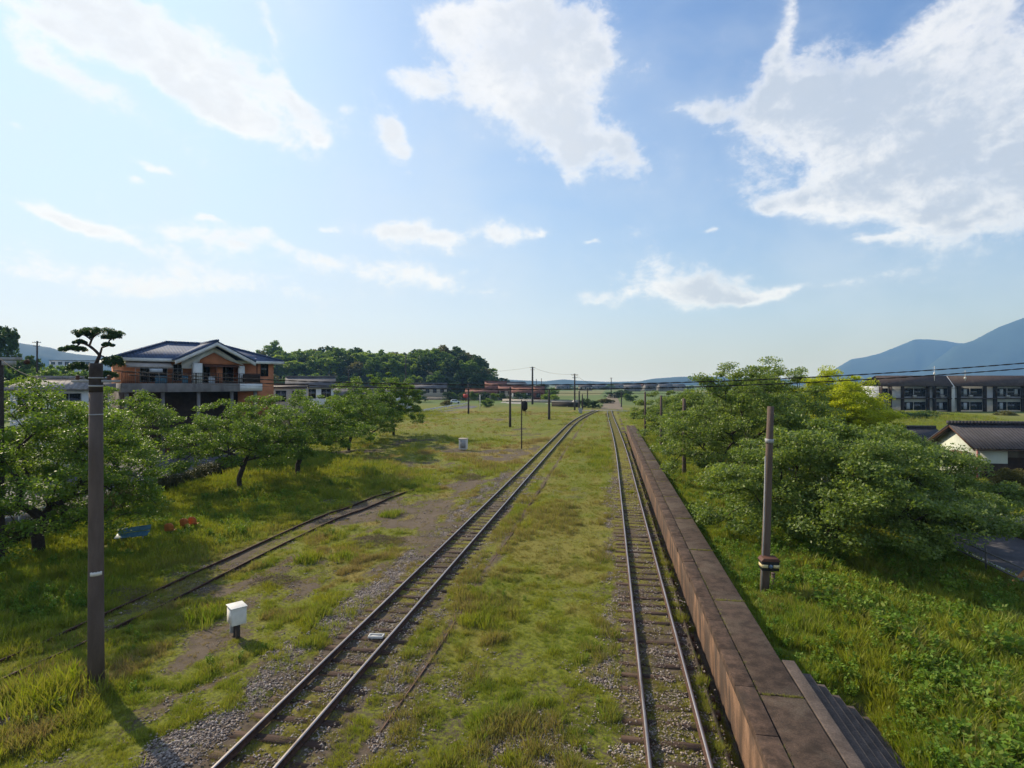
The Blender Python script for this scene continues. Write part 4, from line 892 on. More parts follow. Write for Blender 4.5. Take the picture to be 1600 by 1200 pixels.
# ------------------------------------------------------------------ foliage
def leaves(C, Rv, n, size, rng, flat=.5, droop=.3):
    """n leaves scattered in each of the flattened clusters centred at C"""
    k = len(C); idx = np.repeat(np.arange(k), n)
    u = rng.normal(size=(k*n, 3)); u /= np.linalg.norm(u, axis=1)[:, None]; u *= (rng.random((k*n, 1))**.42)
    P = C[idx]+u*Rv[idx]
    N = rng.normal(size=(k*n, 3)); N[:, 2] = np.abs(N[:, 2])+flat; N /= np.linalg.norm(N, axis=1)[:, None]
    T = rng.normal(size=(k*n, 3)); T[:, 2] -= droop; T -= N*np.sum(T*N, 1)[:, None]; T /= np.linalg.norm(T, axis=1)[:, None]
    B = np.cross(N, T); s_ = size*rng.uniform(.6, 1.25, (k*n, 1)); w_ = s_*.27
    V = np.stack([P-T*s_*.5, P+B*w_-N*w_*.3, P+T*s_*.5-N*s_*.1, P-B*w_-N*w_*.3], 1).reshape(-1, 3)
    Fq = np.arange(k*n*4).reshape(-1, 4); return V, Fq
def grow(targets, trunk, alpha=.35, rng=None):
    """skeleton reaching every target, shortest wood first; returns nodes, parents"""
    P = [np.array(p, float) for p in trunk]; par = [-1]+list(range(len(trunk)-1)); plen = [0.]
    for i in range(1, len(P)): plen.append(plen[-1]+np.linalg.norm(P[i]-P[i-1]))
    top = P[-1]; order = np.argsort(np.linalg.norm(targets-top, axis=1)); A = np.array(P); Lp = np.array(plen); ok0 = len(trunk)//2
    tips = []
    for ti in order:
        t = targets[ti]; D = np.linalg.norm(A-t, axis=1)
        cost = D+alpha*Lp; cost[:ok0] += 50; j = int(np.argmin(cost)); st_ = A[j]; L = D[j]; n = max(1, int(L/.45)); last = j; new = []; newL = []
        side = rng.normal(size=3)*.12*L
        for k in range(1, n+1):
            f = k/n; p = st_+(t-st_)*f+side*math.sin(math.pi*f)*.6; p[2] += .10*L*math.sin(math.pi*f)
            new.append(p); par.append(last); last = len(A)+k-1; newL.append(Lp[j]+L*f)
        A = np.vstack([A, new]); Lp = np.concatenate([Lp, newL]); tips.append(last)
    return A, par, tips
def wood_mesh(A, par, tips, r_tip, r_base, expo=.5, sides=6):
    cnt = np.zeros(len(A)); 
    for t in tips: cnt[t] += 1
    for i in range(len(A)-1, 0, -1): cnt[par[i]] += cnt[i]
    rad = r_tip*np.maximum(cnt, 1)**expo; rad *= min(1, r_base/rad[0]); rad = np.maximum(rad, r_tip*.8)
    ch = [[] for _ in A]
    for i in range(1, len(A)): ch[par[i]].append(i)
    q = MB(); stack = [(0, None)]
    while stack:
        s_, fr = stack.pop(); chain = [fr, s_] if fr is not None else [s_]; cur = s_
        while ch[cur]:
            c = sorted(ch[cur], key=lambda k: -cnt[k])
            for o in c[1:]: stack.append((o, cur))
            cur = c[0]; chain.append(cur)
        if len(chain) > 1:
            rr = [rad[k] for k in chain]
            if fr is not None: rr[0] = min(rr[0], rr[1]*1.15)
            q.tube([A[k] for k in chain], rr, sides if rr[0] > .05 else 4, cap=False)
    return q
def cherry(x, y, w_, h, seed, label, leafm, n_cl=150, n_leaf=230, leaf=.13, base=1.5, zg=None, squash=(1., 1.), offset=(0,0), trunk_h=.9, clump=.62, dome=1., name='cherry_tree', cat='tree', rbase=.24, arms=()):
    rng = np.random.default_rng(seed); z0 = float(terr(x, y)) if zg is None else zg
    root = empty(name, (x, y, z0), 0, label, cat)
    T = []; rx, ry = w_/2*squash[0], w_/2*squash[1]; n_cl = int(n_cl*1.55); base = base*.62
    lump = rng.uniform(0, 6.28, 4)
    while len(T) < n_cl:
        a = rng.uniform(0, 2*math.pi); r = rng.random()**.5
        ed = 1+.16*math.sin(3*a+lump[0])+.10*math.sin(5*a+lump[1])
        X_, Y_ = r*math.cos(a)*rx*ed, r*math.sin(a)*ry*ed
        zt = base+(h-base)*(1-r**2.2*.55*dome)*(1-.13*(1+math.sin(1.7*X_+lump[2])*math.sin(1.5*Y_+lump[3])))+rng.normal()*.12  # crown top, uneven
        zb_ = base+(.25+.25*r)*(zt-base)*.6*(.4 if r > .7 else 1)
        zz = zt-(rng.random()**1.25)*(zt-zb_)
        T.append((X_+offset[0]*r, Y_+offset[1]*r, zz))
    for (ax, ay, az_, n) in arms:
        for k in range(n):
            f = rng.uniform(.45, 1); T.append((ax*f+rng.normal()*.5, ay*f+rng.normal()*.5, az_*(.7+.3*f)+rng.normal()*.25))
    T = np.array(T); lean = rng.normal(size=2)*.12
    trunk = [(0,0,-.15),(lean[0]*.4,lean[1]*.4,trunk_h*.45),(lean[0],lean[1],trunk_h)]
    A, par, tips = grow(T, trunk, .30, rng)
    wood_mesh(A, par, tips, .012, rbase, .52).build('trunk', M['bark'], root, True)
    cl = clump*rng.uniform(.65, 1.3, len(T)); Rv = np.stack([cl, cl, cl*rng.uniform(.34, .6, len(T))], 1)
    V, Fq = leaves(T+np.array([0,0,.05]), Rv, int(n_leaf*.95), leaf*1.04, rng)
    # hanging outer sprays
    link(bpy.data.objects.new('crown', np_mesh('crown', V, Fq, M[leafm])), root); return root
# left row, one per tree in view
def L_(px, py, z=0): return gp(px, py, z)
x, y = L_(62, 868); cherry(x, y, 9.6, 8.0, 1, 'large leafy cherry tree behind the thick left pole', 'cherry', 210, 230, .13, 1.5, squash=(1,1), rbase=.3)
x, y = at(-60, 31); cherry(x, y, 8.5, 6.6, 2, 'cherry tree cut off by the left edge of the view', 'cherry', 130, 200, .14, 1.3)
x, y = at(208, 38); cherry(x-1.0, y, 8.2, 7.3, 3, 'cherry tree seen between the thick pole and the forked cherry', 'cherry', 90, 200, .14, 4.0)
x, y = L_(375, 768); cherry(x, y, 8.8, 6.9, 4, 'cherry tree forking low, in front of the house balcony', 'cherry', 100, 220, .14, 2.8, rbase=.2)
x, y = L_(465, 744); cherry(x, y, 10.2, 7.1, 5, 'round cherry tree spreading wide, right of the forked one', 'cherry', 130, 210, .15, 2.7, rbase=.28)
x, y = at(545, 62); cherry(x, y, 8.8, 8.7, 6, 'bright cherry tree behind the round one', 'cherry', 110, 190, .17, 1.8)
x, y = L_(590, 690); cherry(x-1, y, 7.8, 8.9, 7, 'pale topped cherry tree left of the last in the left row', 'cherry', 90, 190, .19, 1.6)
x, y = L_(615, 681); cherry(x, y, 9.6, 9.3, 8, 'last tree of the left row, standing free in the meadow', 'cherry', 120, 200, .2, 2.2, rbase=.22)
# right row
x, y = at(1300, 24.5); cherry(x, y, 9.0, 6.1, 21, 'nearest big cherry tree right of the leaning pole', 'cherry_right', 260, 270, .135, 1.2, squash=(1.,1.), rbase=.33, arms=((6.8, 1.2, 2.1, 40), (5.6, -1.4, 1.7, 18), (-1.2, -3.2, 2.2, 12)))
x, y = at(1385, 29.5); cherry(x, y, 7.6, 5.2, 22, 'low spreading cherry tree at the road beside the nearest one', 'cherry_right', 130, 240, .135, 3.6, arms=((6.0,-.5,1.9,34),(4.5,-2.2,1.6,14)))
x, y = at(1172, 37.5); cherry(x, y, 9.6, 9.3, 23, 'tallest cherry tree of the right row, with ragged top', 'cherry_right', 210, 230, .15, 1.7, squash=(1,1), rbase=.3, dome=.9)
x, y = at(1208, 45); cherry(x, y, 8.0, 10.2, 24, 'tall cherry tree just left of the yellow green tree', 'cherry_right', 170, 220, .15, 2.2, dome=.9)
x, y = at(1085, 52); cherry(x+1.0, y, 9.0, 7.6, 25, 'cherry tree at mid platform between tall tree and far ones', 'cherry_right', 140, 210, .17, 1.6)
x, y = at(1042, 68); cherry(x+1.9, y, 9.4, 7.2, 26, 'cherry tree second from the far end of the right row', 'cherry_right', 110, 200, .2, 1.4)
x, y = at(1018, 90); cherry(x+1.9, y, 9.5, 7.0, 27, 'farthest cherry tree of the right row near the crossing', 'cherry_right', 100, 200, .24, 1.4)
x, y = at(1303, 42); cherry(x, y, 8.0, 8.9, 28, 'bright yellow green domed tree in front of the apartments', 'lime', 340, 300, .13, 2.8, name='lime_tree', dome=.85)
# cloud pruned pine
x, y = at(150, 52); pn = empty('pruned_pine', (x, y, 0), PSI, 'cloud pruned pine with flat layered pads behind the thick pole', 'tree')
S = 52/F; rng = np.random.default_rng(5)
pads = [(0,-83,34,9),(22,-76,16,8),(-18,-79,14,8),(-22,-66,9,4.5),(-28,-55,20,7),(20,-62,9,4),(28,-36,19,12),(-20,-28,16,9),(22,-15,18,8),(-24,-8,17,7),(0,6,16,8)]
A = []; pts = np.array([((a)*S, rng.uniform(-.6,.6), CZ-b*S-.15) for a, b, c_, d_ in pads]); trunk = [(0,0,-.2),(.3,.1,2.5),(-.3,0,5),(.2,0,7.6),(-.1,0,9),(.35,0,10)]
AA, par, tips = grow(pts, trunk, .1, rng); wood_mesh(AA, par, tips, .06, .3, .5).build('trunk', M['pine_bark'], pn, True)
C = []; Rr = []
for i, (a, b, c_, d_) in enumerate(pads):
    for k in range(26):
        an = rng.uniform(0, 6.28); r = rng.random()**.5; C.append((a*S+r*math.cos(an)*c_*S*.9, pts[i][1]+r*math.sin(an)*c_*S*.8, CZ-b*S+d_*S*(.35-.75*r*r))); Rr.append((c_*S*.22, c_*S*.22, d_*S*.50))
V, Fq = leaves(np.array(C), np.array(Rr), 110, .17, rng, .2, -.3); link(bpy.data.objects.new('crown', np_mesh('crown', V, Fq, M['dark_leaf'])), pn)
# hedges along the ditch
def shrub(name, boxes, mat_, label, cat, n=900, leaf=.10, seed=0):
    """boxes: ellipsoids (x,y,z,rx,ry,rz)"""
    rng = np.random.default_rng(seed); Vs = []; base = MB(); root = empty(name, (boxes[0][0], boxes[0][1], 0), 0, label, cat); ox, oy = boxes[0][:2]
    C = []; Rr = []
    for (x, y, z, rx, ry, rz_) in boxes:
        u = rng.normal(size=(60, 3)); u /= np.linalg.norm(u, axis=1)[:, None]; u[:, 2] = np.abs(u[:, 2])
        r = .82*rng.random((60, 1))**.25; p = u*r*np.array([rx, ry, rz_])+np.array([x-ox, y-oy, z]); C.append(p); Rr.append(np.tile([rx*.24, ry*.24, rz_*.24], (60, 1)))
        for k in range(3): base.tube([(x-ox, y-oy, -.1), (x-ox+rx*rng.uniform(-.4,.4), y-oy+ry*rng.uniform(-.4,.4), z+rz_*.5)], [.03, .012], 5)
    V, Fq = leaves(np.vstack(C), np.vstack(Rr), max(8, n//60), leaf, rng, .3, 0)
    base.build('stem', M['bark'], root); link(bpy.data.objects.new('foliage', np_mesh('foliage', V, Fq, M[mat_])), root); return root
for k in range(6):
    ya = 20+k*7.0; bxs = [(XD(yy_)-.75, yy_, .05, .8, 1.1, 1.05+.15*math.sin(yy_*1.3)) for yy_ in np.arange(ya, ya+6.9, 1.0)]
    lab = ['dark clipped hedge length behind the big left cherry', 'yellow topped hedge length right of the thick pole', 'dark hedge length before the car park, past the yellow one', 'clipped hedge length beneath the forked cherry', 'olive hedge length left of the round cherry trunk', 'farthest dark hedge length along the car park ditch'][k]
    shrub('hedge', bxs, 'yellow_hedge' if k in (1,) else 'hedge', lab, 'hedge', 2000, .10, 50+k)
dm = MB()
Vd = []
ysd = np.arange(8, 66, 2.)
for yv in ysd:
    xx = XD(yv); Vd += [(xx-1.35, yv, -.9), (xx-1.35, yv, .06), (xx-1.15, yv, .06), (xx-1.15, yv, -.9)]
Fd = [(i*4+j, i*4+(j+1)%4, i*4+4+(j+1)%4, i*4+4+j) for i in range(len(ysd)-1) for j in range(4)]
tag(link(bpy.data.objects.new('retaining_wall', np_mesh('retaining_wall', Vd, Fd, M['soil']))), 'dark retaining wall of the ditch below the hedge', 'wall')  # mottled dark brown over the whole wall
x, y = at(1582, 38); shrub('clipped_bush', [(x, y, .55, 1.5, 1.2, 1.15)], 'yellow_hedge', 'round clipped yellow bush in front of the tiled house', 'bush', 16000, .11, 70)
shrub('flowering_shrub', [(20.6, 27.0+k*1.4, .25, .6, .8, .55) for k in range(5)], 'white_paint', 'white flowering low shrubs at the right edge by the road', 'shrub', 900, .06, 71)
for k, (px, d, s_, lb) in enumerate([(1408, 108, 3.2, 'dark bush on the grassy bank left of the others below the apartments'), (1432, 106, 3.6, 'dark bush on the bank, second below the apartments'), (1455, 110, 3.0, 'dark bush on the bank, third below the apartments'), (1568, 112, 2.0, 'dry brown bush on the bank below the right apartments')]):
    x, y = at(px, d); shrub('bank_bush', [(x, y, .6, s_, 1.6, 1.7), (x+s_*.9, y+.5, .5, s_*.7, 1.4, 1.2)], 'wood_b' if k < 3 else 'wood_c', lb, 'bush', 2400, .3, 80+k)
# far and middle-distance trees: a few crown kinds, then copies
def crown_kind(seed, leafm, w_=1., h=1., n=120, m_=34, leaf=.07, low=.12, trunk=True):
    rng = np.random.default_rng(seed); C = []; Rr = []; lob = rng.uniform(-.32, .32, (7, 2)); lz = rng.uniform(.45, .85, 7); lr = rng.uniform(.16, .27, 7)
    for k in range(n):
        i = rng.integers(7); u = rng.normal(size=3); u /= np.linalg.norm(u); r = rng.random()**.3*lr[i]
        C.append(((lob[i][0]+u[0]*r)*w_, (lob[i][1]+u[1]*r)*w_, max(low*h, (lz[i]+u[2]*r*.9)*h-.05))); Rr.append((.07*w_, .07*w_, .05*h))
    for k in range(n//3):
        a = rng.uniform(0, 6.28); r = rng.uniform(.1,.42); C.append((math.cos(a)*r*w_, math.sin(a)*r*w_, rng.uniform(low, .5)*h)); Rr.append((.08*w_, .08*w_, .07*h))
    V, Fq = leaves(np.array(C), np.array(Rr), m_, leaf, rng, .3, .1)
    q = MB(); q.tube([(0,0,-.1),(.01,0,.3*h),(.0,.02,.55*h)], [.028,.02,.012], 6)
    for k in range(4): q.tube([(0,0,.3*h), (lob[k][0]*w_*.8, lob[k][1]*w_*.8, lz[k]*h*.9)], [.014,.005], 5)
    return np_mesh('crown', V, Fq, M[leafm]), np_mesh('trunk', q.v, q.f, M['bark'])
KIND = [crown_kind(101, 'wood_a'), crown_kind(102, 'wood_b'), crown_kind(103, 'wood_c'), crown_kind(104, 'wood_d'), crown_kind(105, 'wood_a'), crown_kind(106, 'wood_b')]
def far_tree(x, y, z, w_, h, kind, label, group=None, name='broadleaf_tree'):
    cm, tm = KIND[kind]; r_ = empty(name, (x, y, z), random.uniform(0, 6.28), label, 'tree', group); r_.scale = (w_, w_*random.uniform(.85, 1.1), h)
    link(bpy.data.objects.new('trunk', tm), r_); link(bpy.data.objects.new('crown', cm), r_); return r_
hz_px = [(395,3),(420,40),(445,50),(480,54),(520,55),(560,52),(600,49),(640,49),(670,55),(700,57),(720,54),(740,42),(755,30),(768,18),(782,4)]
def hill_h(px): return max(0, np.interp(px, [p[0] for p in hz_px], [p[1] for p in hz_px]))
# hill body
V = []; n, m_ = 50, 16
for j in range(m_):
    t = j/(m_-1)*2-1
    for i in range(n):
        px = 380+i/(n-1)*420; d = 372+t*62; f = max(0, 1-t*t)**.6
        top = CZ+(hill_h(px))/F*372-9; x, y = at(px, d); V.append((x, y, max(-1, top*f) if hill_h(px) > 4 else -1))
ii = (np.arange(m_-1)[:, None]*n+np.arange(n-1)[None]).ravel()
M['hill_floor'] = mat('hill_floor', (.03,.045,.02), .95, .3, .3, bump=.2)
tag(link(bpy.data.objects.new('wooded_hill', np_mesh('wooded_hill', V, np.stack([ii, ii+1, ii+n+1, ii+n], 1), M['hill_floor'], True))), kind='structure')
KL = {0: 'mid green rounded tree packed into the wood on the hill', 1: 'very dark tree packed into the wood on the hill', 2: 'brownish flowering tree packed into the wood on the hill', 3: 'light fresh green tree packed into the wood on the hill', 4: 'mid green rounded tree packed into the wood on the hill', 5: 'very dark tree packed into the wood on the hill'}
cnt = 0
for row in range(6):
    t = -.98+row*.21; d = 372+t*62; f = max(0, 1-t*t)**.6
    px = 398+row*3
    while px < 776:
        hh = hill_h(px); ground = max(0, (CZ+hh/F*372-9)*f)
        rt = px > 655
        kind = random.choices(range(6), [.8, 2.5, .9 if row > 2 else .3, .5, .6, 2.5] if rt else [2.2, .9, .6, 1.7, 2.0, .8])[0]
        hgt = random.uniform(9, 13) if row < 4 else random.uniform(9.5, 11.5); wdt = random.uniform(11, 16)
        if px > 745: hgt = min(hgt, 4+hh/F*372*.9)
        x, y = at(px+random.uniform(-4, 4), d+random.uniform(-4, 4)); where = ('at the foot of', 'halfway up', 'on the crest of')[0 if row < 2 else 1 if row < 4 else 2]+' the wooded hill, '+('left part' if px < 500 else 'middle part' if px < 640 else 'right part'); lk = ['mid green rounded tree','very dark tree','brownish tree','light fresh green tree','mid green rounded tree','very dark tree'][kind]
        far_tree(x, y, ground-.5, wdt, hgt, kind, lk+' '+where, 'wooded hill: '+lk+' '+where); cnt += 1
        px += random.uniform(15, 24)
x, y = at(428, 376); far_tree(x, y, 18, 15, 19, 0, 'tall round crowned tree standing above the left of the wood', name='broadleaf_tree')
x, y = at(392, 330); far_tree(x, y, 12, 12, 17.5, 4, 'thin crowned tree showing just over the blue roof', name='broadleaf_tree')
x, y = at(404, 335); far_tree(x, y, 12, 11, 17, 2, 'second thin crowned tree over the blue roof, beside the round one')
# left hillside
V = []; n, m_ = 24, 10
for j in range(m_):
    for i in range(n):
        px = -260+i/(n-1)*370; d = 150+j*10; hh = np.interp(px, [-260,-100,-10,20,50,80,105], [80,80,70,50,30,12,0])/F*180; x, y = at(px, d); V.append((x, y, max(-.5, hh*math.sin(math.pi*j/(m_-1)))))
ii = (np.arange(m_-1)[:, None]*n+np.arange(n-1)[None]).ravel()
tag(link(bpy.data.objects.new('left_hillside', np_mesh('left_hillside', V, np.stack([ii, ii+1, ii+n+1, ii+n], 1), M['hill_floor'], True))), kind='structure')
for k, (px, d, zt, w_, h, kd, lb) in enumerate([(12,150,508,7,14,1,'dark egg shaped tree, highest on the left hillside'),(-12,152,500,8,14,1,'dark tree at the very left edge of the hillside'),(34,150,548,9,11,5,'dark green tree on the hillside below the egg shaped one'),(18,135,560,10,10,0,'mid green tree on the lower left hillside'),(55,140,556,9,9,5,'dark tree behind the hillside power pole'),(78,132,564,9,8,4,'green tree right of the hillside power pole'),(60,120,574,8,7,0,'pale green tree low before the hillside'),(-6,118,570,10,9,5,'dark tree low at the left edge'),(92,118,580,8,6.5,0,'small round tree at the right foot of the hillside'),(38,112,584,8,6.5,3,'light green small tree over the pale tiled roof'),(128,150,572,9,8,4,'small tree between hillside and pruned pine')]):
    x, y = at(px, d); top = CZ+(600-zt)/F*d; far_tree(x, y, top-h, w_, h, kd, lb)
for k, (px, d, w_, h, kd, lb) in enumerate([(700,250,6,4.5,1,'round dark garden tree left of the low red annexe'),(713,249,5,4,0,'green garden tree second from the left by the wall'),(727,248,6,4.6,5,'dark garden tree before the leftmost red roof'),(741,248,5,4.6,0,'green garden tree in front of the red annexe'),(757,247,6,4.3,1,'dark garden tree under the tallest red roof'),(773,246,5,4.2,3,'light green garden tree at the middle red roof'),(788,244,5,4.3,5,'dark garden tree left of the long red roof'),(808,240,5,4.4,1,'dark clipped tree before the long red roof'),(822,239,5,4.4,5,'dark clipped tree by the tall power pole'),(853,236,5,4.0,3,'bright green bush right of the red gable'),(866,233,5,3.8,3,'bright green bush farther right of the red gable'),(858,270,9,6,0,'green tree behind the bright bushes'),
        (620,210,9,6,0,'round tree before the grey roofed house'),(655,230,8,5.5,1,'dark tree left of the long grey roofed house'),(930,172,5,2.6,1,'dark scrub left of the crossing'),(760,178,6,3.2,0,'scrubby bush at the end of the far road'),(697,190,5,2.4,2,'brownish scrub by the far road'),(915,178,5,3.4,5,'dark scrub around the short poles by the crossing'),(946,215,7,2.2,2,'brown scrub in the track beyond the crossing'),(985,240,7,3.6,0,'bush on the right of the track beyond the crossing'),(960,300,12,3.6,1,'dark scrub farther along the track line'),(975,330,12,4.5,5,'dark scrub beside the distant track')]):
    x, y = at(px, d); far_tree(x, y, -.2, w_, h, kd, lb, name='garden_tree' if k < 12 else 'shrub')
FL = ['distant', 'tree line']
for k in range(46):                                        # hedgerows and copses across the far plain
    px = random.choice([random.uniform(785, 1080), random.uniform(785, 1080), random.uniform(450, 700), random.uniform(1280, 1700)]); d = random.uniform(480, 1500)
    x, y = at(px, d); far_tree(x, y, -.5, random.uniform(14, 40), random.uniform(4, 8.5) if px > 780 else 8, random.choice([0,1,4,5]), 'low tree far across the plain '+('past the crossing' if 780 < px < 930 else 'above the platform end' if 780 < px < 1100 else 'behind the left houses' if px < 780 else 'behind the apartments'), 'distant trees '+('past the crossing' if 780 < px < 930 else 'above the platform end' if 780 < px < 1100 else 'behind the left houses' if px < 780 else 'behind the apartments'), name='distant_tree')
# heaps of dry cuttings and dark brush in the field
def brush(px, py, r, label, n=700, leafm='dead'):
    x, y = gp(px, py); z = float(terr(x, y)); rng = np.random.default_rng(int(px)); root = MB()
    for k in range(n):
        a = rng.uniform(0, 6.28); rr = r*rng.random()**.6; hh = .28*r*(1-rr/r)+.02; p = np.array([math.cos(a)*rr, math.sin(a)*rr*.8, rng.uniform(0, hh)]); dd = rng.normal(size=3)*[1,1,.35]; dd = dd/np.linalg.norm(dd)*rng.uniform(.08,.32)
        root.tube([p-dd/2, p+dd/2], [.008, .004], 3, cap=False)
    o = root.build('brushwood_pile', M[leafm]); o.location = (x, y, z); tag(o, label, 'brushwood')
M['dead'] = mat('dead_stalks', (.17,.125,.085), .95, .35, 3, (.26,.20,.13), .5, .7, 0)
brush(195, 925, 1.0, 'pile of dry twigs beside the siding right of the thick pole', 500)
brush(590, 845, 1.5, 'brown heap of dry stalks between siding and left track', 900)
brush(735, 745, 1.6, 'brown dry brush heap in the middle of the left field', 900)
brush(430, 905, 1.0, 'small dry stalk heap left of the gravel shoulder', 400)
brush(885, 664, 1.8, 'dark twig heap beside the left track near the signal', 400, 'dark_wood')
brush(1480, 1118, .8, 'dry brown cuttings on the grass right of the stairs', 500); brush(1555, 1128, .9, 'dry brown cuttings at the lower right edge', 500)
# ------------------------------------------------------------------ scattered cover (stuff)
def tuft_mesh(name, seed, n, h, spread, w_, mat_, lean=.5):
    rng = np.random.default_rng(seed); V = []; Fs = []
    for k in range(n):
        a = rng.uniform(0, 6.28); r = spread*rng.random()**.7; p = np.array([math.cos(a)*r, math.sin(a)*r, -.02]); hh = h*rng.uniform(.5, 1.15); a2 = a+rng.normal()*.9
        ln = np.array([math.cos(a2), math.sin(a2), 0])*hh*lean*rng.uniform(.2, 1.1); b = rng.uniform(0, 6.28); s_ = np.array([math.cos(b), math.sin(b), 0])*w_*rng.uniform(.7, 1.3)/2
        i = len(V); V += [p-s_, p+s_, p+ln*.35+s_*.8+[0,0,hh*.6], p+ln*.35-s_*.8+[0,0,hh*.6], p+ln+[0,0,hh*.93]]; Fs += [(i, i+1, i+2, i+3), (i+3, i+2, i+4)]
    return np_mesh(name, V, Fs, M[mat_])
def weed_mesh(name, seed, n, h, spread, leaf, mat_):
    rng = np.random.default_rng(seed); C = []; Rr = []
    for k in range(n):
        a = rng.uniform(0, 6.28); r = spread*rng.random()**.6; t = h*rng.uniform(.45, 1.05)
        for z in np.linspace(.25, 1, 4): C.append((math.cos(a)*r*(1+.1*z), math.sin(a)*r*(1+.1*z), t*z)); Rr.append((.045, .045, .05))
    V, Fq = leaves(np.array(C), np.array(Rr), 5, leaf, rng, .4, .1); return np_mesh(name, V, Fq, M[mat_])
def stone_mesh(name, seed, mat_):
    rng = np.random.default_rng(seed); V = []; Fs = []
    for k in range(9):
        c = np.array([rng.uniform(-.14,.14), rng.uniform(-.14,.14), .01]); s_ = rng.uniform(.013, .034)*np.array([1, rng.uniform(.6,1), rng.uniform(.5,.8)]); i = len(V); ro_ = rng.uniform(0, 3.14)
        base = np.array([(1,0,0),(.5,.87,.1),(-.5,.87,-.1),(-1,0,0),(-.5,-.87,.1),(.5,-.87,-.1),(.2,.1,1),(0,0,-1)])+rng.normal(size=(8,3))*.14
        rot = np.array([[math.cos(ro_), -math.sin(ro_), 0],[math.sin(ro_), math.cos(ro_), 0],[0,0,1]])
        V += list((base*s_)@rot.T+c)
        for j in range(6): Fs += [(i+j, i+(j+1)%6, i+6), (i+(j+1)%6, i+j, i+7)]
    return np_mesh(name, V, Fs, M[mat_])
def stone_material():
    m_ = bpy.data.materials.new('ballast_stone'); m_.use_nodes = True; m_.node_tree.nodes.clear(); t = NT(m_.node_tree)
    r = t.node('ShaderNodeNewGeometry').outputs['Random Per Island']; r2 = t.node('ShaderNodeObjectInfo').outputs['Random']
    c = t.mix(r, (.08,.058,.047), (.50,.43,.38)); c = t.mix(t.m('MULTIPLY', r2, .5), c, (.17,.105,.07))
    p = t.node('ShaderNodeBsdfPrincipled', Base_Color=c, Roughness=.9); t.l.new(p.outputs[0], t.node('ShaderNodeOutputMaterial').inputs[0]); return m_
M['stone'] = stone_material()
def scatter(name, P, sc, dry, meshes, label, cat):
    me = np_mesh(name, P, [], None, attrs=dict(sc=sc, dry=dry)); ob = link(bpy.data.objects.new(name, me)); tag(ob, label, cat, kind='stuff')
    pc = bpy.data.collections.new(name+'_kinds')
    for m_ in meshes: pc.objects.link(bpy.data.objects.new(m_.name, m_))
    ng = bpy.data.node_groups.new(name, 'GeometryNodeTree'); ng.interface.new_socket('Geometry', in_out='INPUT', socket_type='NodeSocketGeometry'); ng.interface.new_socket('Geometry', in_out='OUTPUT', socket_type='NodeSocketGeometry')
    N = ng.nodes; Lk = ng.links.new; gi = N.new('NodeGroupInput'); go = N.new('NodeGroupOutput'); ip = N.new('GeometryNodeInstanceOnPoints'); ci = N.new('GeometryNodeCollectionInfo')
    ci.inputs['Collection'].default_value = pc; ci.inputs['Separate Children'].default_value = True; ci.inputs['Reset Children'].default_value = True
    def nattr(nm):
        n_ = N.new('GeometryNodeInputNamedAttribute'); n_.data_type = 'FLOAT'; n_.inputs['Name'].default_value = nm; return n_.outputs['Attribute']
    rv = N.new('FunctionNodeRandomValue'); rv.data_type = 'FLOAT_VECTOR'; rv.inputs['Min'].default_value = (-.12,-.12,0); rv.inputs['Max'].default_value = (.12,.12,6.28)
    ri = N.new('FunctionNodeRandomValue'); ri.data_type = 'INT'; ri.inputs[4].default_value = 0; ri.inputs[5].default_value = len(meshes)-1; ri.inputs['Seed'].default_value = 3
    Lk(gi.outputs[0], ip.inputs['Points']); Lk(ci.outputs[0], ip.inputs['Instance']); ip.inputs['Pick Instance'].default_value = True
    Lk(ri.outputs[2], ip.inputs['Instance Index']); Lk(rv.outputs[0], ip.inputs['Rotation']); Lk(nattr('sc'), ip.inputs['Scale']); Lk(ip.outputs[0], go.inputs[0])
    md = ob.modifiers.new('scatter', 'NODES'); md.node_group = ng; return ob
def sample(bands):
    Ps = []
    for (d0, d1, den) in bands:
        area = (d1*d1-d0*d0)/2*2.55; n = int(area*den); d = np.sqrt(RNG.uniform(d0*d0, d1*d1, n)); t = RNG.uniform(-1.22, 1.33, n)*1.0
        xc = t*d; Ps.append(np.stack([xc*CS-d*SN, xc*SN+d*CS, np.full(n, d)], 1))
    return np.vstack(Ps)
P = sample([(8,14,300),(14,24,150),(24,42,56),(42,75,14),(75,150,3.2)])
X_, Y_, D = P.T; g, h, dry, gv = zones(X_, Y_)
grow_ = np.clip(D/30, 1, 2.6)
clump_ = fbm(X_*2.7, Y_*2.7, 88, 3); keep = (RNG.random(len(g)) < g**1.1*(.42+.9*ss(clump_, .34, .58))) & (X_ < 70) & (X_ > -75); 
X_, Y_, D, g, h, dry, grow_ = [a[keep] for a in (X_, Y_, D, g, h, dry, grow_)]
sc = h*RNG.uniform(.55, 1.5, len(h))*(.65+.7*ss(clump_[keep], .4, .65))*np.clip(grow_, 1, 1.7)/.2
lushm = (X_ > 4.0)
scatter('grass', np.stack([X_, Y_, terr(X_, Y_)], 1)[~lushm | (RNG.random(len(X_)) < .6)], np.maximum(sc, .25)[~lushm | True][~lushm | (RNG.random(len(X_)) < 2)][: int(1e9)] if False else np.maximum(sc, .25)[:len(X_)], np.clip(dry, 0, 1), [tuft_mesh('tuft', 200+k, 20, .2, .13, .012, 'grass', .55) for k in range(6)], 'green and olive grass over the rail yard', 'grass') if False else None
scatter('grass', np.stack([X_, Y_, terr(X_, Y_)], 1), np.maximum(sc, .25), np.clip(dry, 0, 1), [tuft_mesh('tuft', 200+k, 20, .2, .13, .012, 'grass', .55) for k in range(6)], 'green and olive grass covering the rail yard', 'grass')
